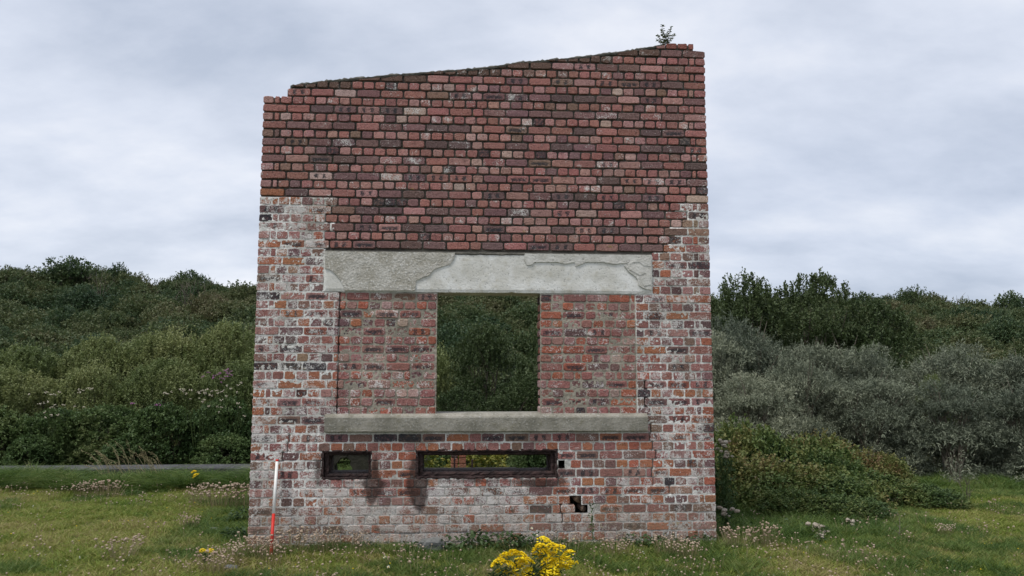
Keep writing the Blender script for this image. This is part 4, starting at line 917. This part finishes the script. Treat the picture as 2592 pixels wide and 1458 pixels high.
for k in range(3):
    a, c = heads_mesh(110+k, (3, 5, 6)[k], .12, .13, .0082, M_HEAD, M_DRY)
    bm_v = [tuple(v.co) for v in a.vertices]; n0 = len(bm_v); fs = [tuple(p.vertices) for p in a.polygons]; nf = len(fs)
    me = py_mesh('dried_thrift', bm_v+[tuple(v.co) for v in c.vertices], fs+[tuple(i+n0 for i in p.vertices) for p in c.polygons]); me.materials.append(M_HEAD); me.materials.append(M_DRY)
    me.polygons.foreach_set('material_index', [0]*nf+[1]*(len(me.polygons)-nf)); tinted(me, random.Random(k), 6); THS.append(proto('dried_thrift', me))
SMALL = ('flower_heads', 'seed_heads', 'leaves', 'petals')
def plant(name, x, y, parts, sc, label, cat, group=None, z=None, rz=None):
    o = empty(name, (x, y, hgt(x, y) if z is None else z), random.uniform(0, 6.28) if rz is None else rz); tag(o, label, cat, group)
    for nm, me in parts: link(nm, me, parent=o).scale = (sc,)*3 if not isinstance(sc, tuple) else sc
    return o
G = 'clumps of dried thrift with round beige seed heads'
TC = [(at(1860, 1380, -.25), 1.05, 'dense dried thrift clump at the bottom right corner of the wall'), (at(1935, 1385, -.15), 1.1, 'dried thrift clump just right of the one at the wall corner'), (at(640, 1385, -.3), 1.0, 'dried thrift clump at the bottom left corner of the wall'), (at(740, 1385, -.22), 1.1, 'dried thrift clump right of the ranging pole foot'),
      (at(830, 1385, -.2), 1.0, 'dried thrift clump halfway between the pole and the dark stone'), (at(905, 1380, -.16), .85, 'smaller dried thrift clump against the wall left of the dark stone'), (at(680, 1420, -.6), 1.0, 'dried thrift clump in front of the ranging pole'), (at(585, 1425, -.6), .9, 'dried thrift clump right of the small yellow ragwort'),
      (at(305, 1410, -.3), 1.0, 'straw-coloured thrift clump alone on the left lawn'), (at(1690, 1420, -.5), .95, 'dried thrift clump in the grass under the right half of the wall'), (at(1560, 1420, -.5), .8, 'sparse dried thrift clump right of the yellow ragwort'), (at(540, 1445, -.9), .9, 'dried thrift clump at the bottom edge left of the wall'),
      (at(620, 1262, 2.2), 1.5, 'tawny thrift clump on the lawn edge close to the left of the wall'), (at(560, 1262, 2.3), 1.5, 'tawny thrift clump second from the wall on the far lawn edge'), (at(500, 1262, 2.6), 1.2, 'tawny thrift clump third from the wall on the far lawn edge'),
      (at(270, 1240, 3.4), 1.2, 'pale thrift clump in front of the drooping bank grass'), (at(215, 1238, 3.4), 1.1, 'pale thrift clump left of the one in front of the bank grass'), (at(475, 1320, 1.0), .8, 'sparse brown thrift clump in the middle of the left lawn'),
      (at(2395, 1375, .2), .7, 'small thrift clump by the pale stick on the right lawn'), (at(1740, 1440, -.7), .9, 'dried thrift clump near the bottom edge under the right end of the wall')]
for k, (p, s_, lb) in enumerate(TC):
    a, c = TH_[k % 3]; plant('thrift_clump', p[0], p[1], (('flower_heads', a), ('stems', c)), (s_*1.15, s_*.8, s_*.95), lb, 'plant', G)
def th(x, y):
    d = 0
    if -.9 < y < -.05 and -.7 < x < 1.5: d = .8
    elif y < -.05 and 2.4 < x < 5.8: d = .35+.4*(nz(x, y, 1.5, 40) > 0)
    elif y < -.4 and -.7 < x < 2.4: d = .45
    elif x < 0 and 2.2 < y < 4.2: d = .25*(nz(x, y, .9, 41) > -.1)+.5*(x > -2.2 and y < 3)
    elif x < 0 and y < 0: d = .22
    elif x < 0: d = .05
    elif x > 4.5 and y < 2: d = .12
    return random.random() < d*.42
place('dried_thrift', region(th, .13, -7, 9, -1.8, 4.4), .75, 1.2, THS, 'scattered beige seed heads of thrift in the grass', 'flowers')

def dots(seed, m, n):
    V, F = [], []; rg = random.Random(seed)
    for k in range(n): ball((rg.uniform(-.15, .15), rg.uniform(-.15, .15), rg.uniform(.035, .06)), .006, V, F, rg, .5)
    return proto('lawn_flower', tinted(py_mesh('lawn_flower', V, F, m), rg, 12))
place('lawn_flowers', region(lambda x, y: random.random() < (.20 if x > 4 else .10), .3, -7, 12, -1.9, 4.2), .8, 1.3, [dots(1, M_YEL, 2), dots(2, M_WHITE, 2), dots(3, M_CREAM, 3)], 'tiny yellow and white flowers dotted in the turf', 'flowers')
# ragwort
def corymb(seed, n=70, R_=.062):
    rg = random.Random(seed); V, F = [], []
    for k in range(n):
        A = rg.uniform(0, 6.28); q = R_*math.sqrt(rg.random()); z = .034*(1-(q/R_)**2)+rg.uniform(-.007, .007); c = Vector((math.cos(A)*q, math.sin(A)*q, z)); b = len(V); r = rg.uniform(.009, .012); tx, ty = rg.uniform(-.5, .5), rg.uniform(-.6, .2)
        V.append(tuple(c+Vector((0, 0, .003))))
        for p in range(14):
            B = p*math.pi/7; rr = r if p % 2 == 0 else r*.55; V.append((c.x+math.cos(B)*rr, c.y+math.sin(B)*rr, c.z+(math.cos(B)*tx+math.sin(B)*ty)*rr))
        F += [(b, b+1+p, b+1+(p+1) % 14) for p in range(14)]
        b = len(V); ball((c.x, c.y, c.z-.002), .0055, V, F, rg)
        for _ in range(3): V.append(V[-1])
    return tinted(py_mesh('flower_head', V, F, M_YEL), rg, 30)
CO = [corymb(k) for k in range(4)]
def ragwort(x, y, heads, label, group='yellow flowering ragwort plants'):
    z = hgt(x, y); o = empty('ragwort', (x, y, z)); tag(o, label, 'plant', group); V, F = [], []; rg = random.Random(int(x*100))
    LP, LD = [], []
    for hx, hy, hz, s_ in heads:
        c = link('flower_head', CO[rg.randrange(4)], parent=o); c.location = (hx-x, hy-y, hz-z); c.scale = (s_,)*3; c.rotation_euler = (rg.uniform(.2, .6), rg.uniform(-.3, .3), rg.uniform(0, 6))
        b = Vector((rg.uniform(-.03, .03), rg.uniform(-.03, .03), -.01)); tp = Vector((hx-x, hy-y, hz-z-.01)); md = b.lerp(tp, .55); md.x *= .6; md.y *= .6
        tube([b, md, tp], [.005, .004, .002], 5, V, F)
        for q in range(8): t = rg.uniform(.25, .95); LP.append(tuple(b.lerp(tp, t))); LD.append((rg.uniform(-1, 1), rg.uniform(-1, 1), rg.uniform(0, .6)))
    link('stems', py_mesh('stems', V, F, M_GSTEM), parent=o)
    V, F = leaf_quads(np.array(LP), unit(np.array(LD)), .06, .018, np.random.default_rng(3)); link('leaves', np_mesh('leaves', V, F, tint_attr(len(LP), 4, np.random.default_rng(2)), mat=M_WEED), parent=o)
def hd(pts, Y, s_): return [(*at(px, py, Y+random.uniform(-.05, .05)), s_*random.uniform(.85, 1.15)) for px, py in pts]
ragwort(2.18, -1.45, hd([(1264, 1427), (1280, 1410), (1298, 1403), (1318, 1410), (1332, 1424), (1290, 1430), (1312, 1440), (1338, 1450), (1270, 1450), (1298, 1458), (1318, 1425), ], -1.45, .95), 'large yellow ragwort in the foreground, lower left of the pair')
ragwort(2.52, -1.42, hd([(1378, 1374), (1366, 1388), (1395, 1386), (1415, 1390), (1378, 1402), (1400, 1408), (1440, 1404), (1385, 1422), (1408, 1425), (1430, 1420), (1448, 1432), (1395, 1442), (1422, 1440), (1380, 1452), (1362, 1410), (1402, 1455)], -1.42, .95), 'large yellow ragwort in the foreground, taller right one of the pair')
ragwort(at(520, 1400, -.6)[0], -.6, hd([(512, 1394), (522, 1397), (532, 1394)], -.6, .42), 'small yellow ragwort on the lawn left of the wall')
ragwort(at(492, 1210, 3.9)[0], 3.9, hd([(491, 1195), (496, 1204)], 3.9, .75), 'distant yellow ragwort in the grass bank left of the wall')

# thistles with fluffy heads
def fluff(seed, n, R_, hr):
    rg = random.Random(seed); V, F, V2, F2 = [], [], [], []
    for k in range(n):
        c = (rg.gauss(0, R_*.45), rg.gauss(0, R_*.45), rg.gauss(0, R_*.45)); ball(c, hr*rg.uniform(.6, 1.3), V, F, rg, .9)
    return tinted(py_mesh('seed_heads', V, F, M_FLUFF), rg, 12)
FL = [fluff(k, 12, .075, .017) for k in range(3)]
def thistle(px, py, Y, s_, label):
    p = at(px, py, Y); z = hgt(p[0], Y); o = empty('thistle', (p[0], Y, z)); tag(o, label, 'plant', 'thistles gone to white fluffy seed'); rg = random.Random(px)
    h = max(.1, p[2]-z); c = link('seed_heads', FL[px % 3], parent=o); c.location = (0, 0, h); c.scale = (s_*1.3, s_, s_)
    V, F = [], []
    for k in range(6): tube([(rg.uniform(-.02, .02), 0, -.02), (rg.uniform(-.03, .03), 0, h*.5), (rg.gauss(0, .04)*s_, rg.gauss(0, .03)*s_, h+rg.uniform(-.03, .03))], [.005, .004, .002], 4, V, F)
    link('stems', py_mesh('stems', V, F, M_GSTEM), parent=o)
    n = int(90*h/.4); q = np.random.default_rng(px); Pn = np.c_[q.normal(0, .03, (n, 2)), q.uniform(.02, .93, n)*h]; V, F = leaf_quads(Pn, unit(q.normal(size=(n, 3))+[0, 0, .4]), .085, .02, q)
    link('leaves', np_mesh('leaves', V, F, tint_attr(n, 4, q), mat=M_WEED), parent=o)
for a in ((1828, 1120, 1.3, 1.3, 'tall thistle with white fluff close beside the wall, highest of the thistles'), (1842, 1150, 1.2, .9, 'thistle with few white heads just below the highest one by the wall'), (1922, 1217, 2.3, 1.0, 'thistle with three white heads in the middle of the bramble mound'), (1912, 1165, 2.8, .55, 'small white thistle head among the brambles above the three-headed one'),
          (1985, 1168, 2.9, .45, 'smallest white thistle head at the top of the bramble mound'), (1835, 1297, .5, 1.2, 'thistle with beige fluff low against the wall edge'), (2070, 1355, .35, 1.2, 'thistle with a wide spray of white heads in front of the bramble mound'), (2085, 1372, .3, .9, 'low thistle just under the wide spray of white heads'), (2152, 1343, .6, 1.1, 'thistle with white heads at the right foot of the mound'), (2080, 1402, .0, .6, 'single low white thistle head in the right lawn')):
    thistle(*a)
# cream and pink flowers in the left hedge
def spray(px, py, Y, m, n, R_, hr, name, label, cat, group):
    p = at(px, py, Y); z = hgt(p[0], Y); Y -= .3; p = at(px, py, Y); z = hgt(p[0], Y); o = empty(name, (p[0], Y, z)); tag(o, label, cat, group); rg = random.Random(px+py); h = p[2]-z; V, F, V2, F2 = [], [], [], []
    for k in range(n):
        c = (rg.gauss(0, R_), rg.gauss(0, R_*.5), h+rg.gauss(0, R_*.45))
        for q in range(5): ball((c[0]+rg.gauss(0, hr), c[1]+rg.gauss(0, hr), c[2]+rg.gauss(0, hr*.6)), hr*rg.uniform(.5, .9), V, F, rg, .7)
        tube([(c[0]*.5, c[1]*.5+.25, h*.3), (c[0]*.8, c[1]*.8+.12, h*.75), c], [.005, .004, .002], 4, V2, F2)
    link('flower_heads', tinted(py_mesh('flower_heads', V, F, m), rg, 12), parent=o); link('stems', py_mesh('stems', V2, F2, M_GSTEM), parent=o)
for a in ((115, 1008, 6.5, 6, .14, 'cream flower spray at the far left of the hedge top'), (125, 1045, 6.4, 6, .09, 'cream flowers hanging lowest at the left of the hedge'), (175, 1015, 6.6, 7, .15, 'cream flower spray second from the left on the hedge'), (205, 988, 7.0, 5, .1, 'small cream flower spray above the second one'), (430, 992, 6.9, 4, .1, 'small cream spray beside the pale dead stalks'), (495, 1000, 6.6, 12, .13, 'largest and whitest cream flower spray on the hedge'), (525, 992, 6.8, 7, .1, 'cream spray touching the largest one on its right'),
          (475, 985, 6.9, 4, .06, 'small cream spray just above the largest one'), (555, 1030, 6.4, 10, .16, 'cream spray low on the hedge near the wall'), (600, 985, 6.8, 6, .1, 'cream spray highest and nearest to the wall')):
    spray(a[0], a[1], a[2], M_CREAM, a[3], a[4], .016, 'hemp_agrimony', a[5], 'flowers', 'cream flower sprays on the left hedge')
for a in ((560, 955, 7.2, 12, .13, 'largest pink willowherb, on the hedge near the wall'), (578, 940, 7.4, 6, .06, 'tall narrow pink willowherb tip beside the largest one'), (535, 955, 7.2, 3, .05, 'small pink willowherb left of the largest one'), (337, 1021, 6.6, 3, .03, 'single pink flower in the middle of the hedge'), (402, 1026, 6.6, 3, .03, 'single pink flower between the middle one and the cream sprays')):
    spray(a[0], a[1], a[2], M_PINK, a[3], a[4], .013, 'willowherb', a[5], 'flowers', 'pink willowherb flowers on the left hedge')

# leafy weeds at the wall foot
def weed(x, y, r, h, ll, n, label, m=M_WEED, name='weed', seed=0, z=None):
    q = np.random.default_rng(seed); A = q.uniform(0, 6.28, n); rr = r*np.sqrt(q.random(n)); Pn = np.c_[np.cos(A)*rr, np.sin(A)*rr*.6, q.uniform(.01, 1, n)*h*(1-.4*rr/r)]
    D = unit(np.c_[np.cos(A), np.sin(A), q.uniform(-.2, .5, n)]+q.normal(size=(n, 3))*.5); V, F = leaf_quads(Pn, D, ll*q.uniform(.6, 1.2, n), ll*.62*q.uniform(.6, 1.2, n), q, .3, flat=.7)
    o = empty(name, (x, y, hgt(x, y) if z is None else z)); tag(o, label, 'plant', 'leafy weeds along the foot of the wall'); link('leaves', np_mesh('leaves', V, F, tint_attr(n, 4, q), mat=m), parent=o)
    V, F = [], []
    for k in range(0, n, 3): tube([(Pn[k, 0]*.4, Pn[k, 1]*.4, 0), tuple(Pn[k])], [.002, .0012], 4, V, F)
    link('stems', py_mesh('stems', V, F, M_GSTEM), parent=o)
for k, (px, py, Y, r, h, ll, n, lb) in enumerate(((1620, 1380, -.12, .14, .16, .05, 130, 'leafy green weed against the wall below its right half'), (770, 1385, -.12, .12, .08, .04, 70, 'low weed among the thrift between pole and stone'), (1775, 1375, -.12, .13, .15, .045, 120, 'dark weed at the foot of the wall just before its right corner'), (928, 1382, -.14, .10, .10, .055, 60, 'bright leafy weed against the wall left of the dark stone'), (1040, 1385, -.14, .10, .11, .05, 60, 'leafy weed immediately left of the dark stone'), (1122, 1378, -.14, .10, .15, .06, 80, 'bright ivy-leaved weed immediately right of the dark stone'), (1200, 1385, -.18, .18, .22, .06, 190, 'dark leafy weed against the wall above the ragwort pair, left part'),
        (1270, 1385, -.20, .19, .22, .055, 220, 'tall dark leafy weed below the middle of the long slot'), (1340, 1390, -.2, .17, .20, .055, 190, 'dark broad-leaved weed directly behind the right ragwort'), (1430, 1385, -.15, .15, .14, .04, 120, 'weed with small leaves right of the ragwort against the wall'), (1580, 1385, -.12, .16, .10, .04, 110, 'low weed against the wall right of the tall single stem'),
        (1690, 1378, -.1, .2, .13, .04, 160, 'green weed against the wall near its right end'), (605, 1340, .5, .14, .16, .06, 130, 'dark nettle clump just left of the wall foot'), (622, 1290, 1.4, .16, .2, .06, 130, 'dark nettle clump behind the left wall corner'), (1880, 1370, .5, .25, .16, .05, 200, 'green weed between the wall corner and the bramble mound'), (2000, 1365, .6, .25, .14, .06, 180, 'green weed in front of the bramble mound'))):
    p = at(px, py, Y); weed(p[0], Y, r, h, ll, n, lb, seed=k+5)
# single tall weed stem
p = at(1503, 1400, -.25); top = at(1512, 1275, -.12); o = empty('tall_weed', (p[0], p[1], hgt(p[0], p[1]))); tag(o, 'single thin tall weed stem standing against the wall right of the ragwort', 'plant')
b = Vector(o.location); V, F = tube([(0, 0, 0), (.0, .05, .15), (-.01, .09, .3), tuple(Vector(top)-b)], [.004, .0035, .003, .0015], 5); link('stems', py_mesh('stems', V, F, M_GSTEM), parent=o)
q = np.random.default_rng(4); n = 60; tt = q.uniform(.1, 1, n); Pn = np.c_[q.normal(0, .006, n), tt*.12, tt*(top[2]-b[2])]; V, F = leaf_quads(Pn, unit(q.normal(size=(n, 3))+[0, -.2, .5]), .045, .012, q); link('leaves', np_mesh('leaves', V, F, tint_attr(n, 4, q), mat=M_WEED), parent=o)
# daisies
def daisy(px, py, Y, label):
    p = at(px, py, Y); z = hgt(p[0], Y); o = empty('daisy', (p[0], Y, z)); tag(o, label, 'flower', 'white daisies'); V, F = [], []; h = max(.05, p[2]-z); q = np.random.default_rng(px)
    A = np.arange(12)*math.pi/6; D = unit(np.c_[np.cos(A), np.sin(A)*.6-.2, np.sin(A)*.6]); V, F = leaf_quads(np.tile([0, 0, h], (12, 1)).astype(float), D, .016, .007, q, 0); link('petals', np_mesh('petals', V, F, tint_attr(12, 4, q), mat=M_WHITE), parent=o)
    V, F = [], []; ball((0, -.004, h), .0055, V, F, random); link('flower_centre', tinted(py_mesh('flower_centre', V, F, M_YEL), random, 12), parent=o)
    V, F = tube([(0, 0, 0), (.005, 0, h*.5), (0, 0, h)], .0013, 4); link('stem', py_mesh('stem', V, F, M_GSTEM), parent=o)
for a in ((1346, 1337, -.22, 'white daisy highest against the wall above the ragwort'), (1359, 1355, -.25, 'white daisy just right of and below the highest one'), (1343, 1365, -.28, 'white daisy lowest of the three above the ragwort'), (1452, 1364, -.22, 'white daisy right of the ragwort against the wall'), (974, 1410, -.75, 'white daisy in the grass below the dark stone, upper one'), (983, 1435, -1.0, 'white daisy in the grass below the dark stone, lower one')): daisy(*a)

# plant growing on top of the wall
p = Vector((4.11, .03, 4.955)); o = empty('wall_top_plant', p); tag(o, 'small spiky leafy plant growing on the top right of the wall against the sky', 'plant')
V, F = [], []; LP, LD = [], []; rg = random.Random(2)
for a_, h_ in ((-.06, .12), (-.03, .215), (.02, .14), (.055, .20), (.08, .11), (0, .09), (-.08, .06)):
    tp = Vector((a_*1.15, rg.uniform(-.03, .03), h_)); tube([(a_*.3, 0, -.01), (a_*.7, 0, h_*.5), tuple(tp)], [.003, .0025, .0015], 4, V, F)
    for q in range(int(h_*330)):
        t = rg.uniform(.08, 1.0); LP.append((a_*.3+(tp.x-a_*.3)*t, tp.y*t, h_*t)); A = rg.uniform(0, 6.28); LD.append((math.cos(A), math.sin(A), rg.uniform(-.1, .7)))
link('stems', py_mesh('stems', V, F, M_STEM), parent=o); q = np.random.default_rng(1); V, F = leaf_quads(np.array(LP), unit(np.array(LD)), q.uniform(.022, .040, len(LP)), .013, q); link('leaves', np_mesh('leaves', V, F, tint_attr(len(LP), 4, q), mat=M_HILL), parent=o)

# stones and sticks
def rock(name, p, s, m, label, seed, cat='stone', rz=0):
    import bmesh as _b
    bm = _b.new(); _b.ops.create_icosphere(bm, subdivisions=3, radius=1)
    for v in bm.verts:
        n = noise.fractal(v.co*1.3+Vector((seed*7, 0, 0)), 1, 2, 3); v.co *= 1+.28*n; v.co = Vector((math.copysign(abs(v.co.x)**.8, v.co.x)*s[0], math.copysign(abs(v.co.y)**.8, v.co.y)*s[1], math.copysign(abs(v.co.z)**.7, v.co.z)*s[2]))
    me = bpy.data.meshes.new(name); bm.to_mesh(me); bm.free(); o = link(name, me, m, loc=p); o.rotation_euler[2] = rz; tag(o, label, cat); return o
p = at(1094, 1378, -.16); rock('stone', (p[0], -.16, -.085), (.125, .08, .075), M_ROCK, 'dark grey stone lying against the foot of the wall', 1)
p = at(2372, 1445, -.55); rock('stone', (p[0], -.6, -.215), (.125, .10, .045), M_PALEROCK, 'pale flat stone in the grass at the bottom right', 2)
p = at(585, 1435, -.75); rock('stone', (p[0], -.75, -.125), (.06, .05, .03), M_ROCK, 'small grey stone in the grass near the bottom left', 3)
p = at(2110, 1378, .1); rock('stone', (p[0], .2, -.185), (.22, .06, .03), M_PALEROCK, 'long low pale stone edge in front of the bramble mound', 4)
p = at(543, 1313, .9); rock('stone', (p[0], .9, -.12), (.06, .05, .03), M_ROCK, 'small grey stone on the lawn left of the wall', 5)
a, b_ = Vector(at(2348, 1372, .25)), Vector(at(2402, 1335, .5)); c_ = a.lerp(b_, .55)+Vector((.02, 0, .01)); V, F = tube([tuple(a-a), tuple(c_-a), tuple(b_-a)], [.006, .008, .005], 7)
tag(link('stick', py_mesh('stick', V, F, M_PALE), loc=a+Vector((0, 0, .01))), 'pale bare stick lying in the right lawn', 'stick')
def dtw(px, py, Y, n, h, s_, label, m=M_STEM, sp=.6, r=.006):
    p = at(px, py, Y); tag(twigs('dead_twigs', (p[0], Y, hgt(p[0], Y)-.02), n, h, m, s_, sp, r), label, 'branch')
dtw(2277, 1395, .1, 1, .34, 5, 'dark bare thorny stem standing in front of the right end of the mound'); dtw(2452, 1300, 2.2, 4, .42, 8, 'bare dark twigs standing in front of the buckthorn'); dtw(1950, 1190, 3.0, 5, .75, 12, 'pale dead bramble canes arching over the mound', M_PALE, .9, .004)
dtw(60, 1160, 6.3, 6, .5, 15, 'pale dead stems at the foot of the hedge far left', M_PALE, 1.2, .008); dtw(443, 985, 7.2, 3, .9, 17, 'pale dead stalks rising from the hedge by the cream flowers', M_PALE, .5, .008)
dtw(1230, 960, 6.8, 4, 1.1, 23, 'thin pale branches inside the bushes of the window opening', M_PALE, .9, .008)
# tall pale seeding grass on the bank
V, F, LP = [], [], []
rg = random.Random(6); base = at(345, 1195, 4.6)
for k in range(46):
    x0 = rg.uniform(-.5, .45); hh = rg.uniform(.32, .72)*(1-.4*abs(x0)); lx = -rg.uniform(.1, .38)
    tube([(x0, 0, 0), (x0+lx*.25, rg.uniform(-.03, .03), hh*.55), (x0+lx*.6, 0, hh*.88), (x0+lx, 0, hh)], [.0028, .0024, .002, .0012], 3, V, F)
    for q in range(9): t = rg.uniform(.6, 1); LP.append((x0+lx*t**1.5, rg.uniform(-.01, .01), hh*(.35+.65*t)))
o = empty('seeding_grass', (base[0], 4.6, hgt(base[0], 4.6))); tag(o, 'tall pale seeding grass tuft blown sideways on the bank', 'grass')
link('stems', tinted(py_mesh('stems', V, F, M_DRY), rg, 12), parent=o); q = np.random.default_rng(8); V, F = leaf_quads(np.array(LP), unit(q.normal(size=(len(LP), 3))*.4+[-.6, 0, .6]), .035, .008, q); link('seed_heads', np_mesh('seed_heads', V, F, tint_attr(len(LP), 4, q), mat=M_DRY), parent=o)

# ------------------------------------------------------------------ remains seen through the slots
def slabs(name, polys, y0, y1, m, label, cat='wall'):
    V, F = prism(polys, y0, y1); return tag(link(name, py_mesh(name, V, F, m)), label, cat)
Yb = 3.2
L1 = xz([(700, 1320), (838, 1320), (850, 1205), (846, 1180), (862, 1160), (880, 1157), (884, 1140), (700, 1120)], Yb)
slabs('concrete_wall_stub', [L1], Yb, Yb+.25, M_OLDCON, 'mossy concrete wall stub at the left side of the small slot')
L1 = xz([(893, 1320), (1010, 1320), (1010, 1110), (880, 1112), (879, 1158), (888, 1166), (886, 1176), (892, 1186)], Yb)
slabs('concrete_wall_stub', [L1], Yb, Yb+.25, M_OLDCON, 'dark concrete wall stub at the right side of the small slot')
L1 = xz([(1140, 1230), (1180, 1230), (1180, 1110), (1142, 1110)], 3.9)
pier = empty('broken_brick_pier', (L1[0][0], 3.9, -.13)); tag(pier, 'broken red brick pier seen through the wide slot', 'pier')
V_, F_, CC, PP, UV = [], [], [], [], []
for r in range(9):
    z0 = -.13+r*.086
    for q in range(2):
        w = (L1[1][0]-L1[0][0])/2-.01; V, F = brick_geo(w, .076, .01, random, 0, .2); k = len(V_); xc = (q+.5)*(w+.01)
        me = py_mesh('brick', V, F, M_BRK_O); add_uv(me, V, w, .076); o = link('brick', me, parent=pier, loc=(xc, 0, r*.086+.04)); o['bcol'] = (.36, .13, .08); o['bprm'] = (.05, 1.0 if (r, q) in ((5, 0), (6, 1)) else 0.0, 0.0)
p0, p1 = at(1150, 1200, 2.9), at(1195, 1196, 2.9)
for p, h, lb in ((p0, .24, 'dark rusted iron stub left in the wide slot'), (p1, .2, 'shorter dark rusted iron stub right of the other in the wide slot')):
    V, F = prism([[(-.012, 0), (.012, 0), (.014, h), (-.01, h*.96)]], 0, .05); tag(link('iron_post', py_mesh('iron_post', V, F, M_RUST), loc=(p[0], 2.9, p[2]-.03)), lb, 'post')
a, b_ = at(1070, 1196, 2.6), at(1310, 1196, 2.6); V, F = roughbox(0, b_[0]-a[0], -.3, .03, 0, .35, 60, 6, .01)
tag(link('concrete_footing', py_mesh('concrete_footing', V, F, M_OLDCON), loc=(a[0], 2.6, a[2]-.01)), 'low crumbling concrete footing seen along the bottom of the wide slot', 'ledge')

for o in bpy.data.objects:
    if o.parent is not None and o.name.split('.')[0] in SMALL+('stems', 'crown', 'render_flake') and o.name.split('.')[0] != 'render_flake': o['kind'] = 'stuff'
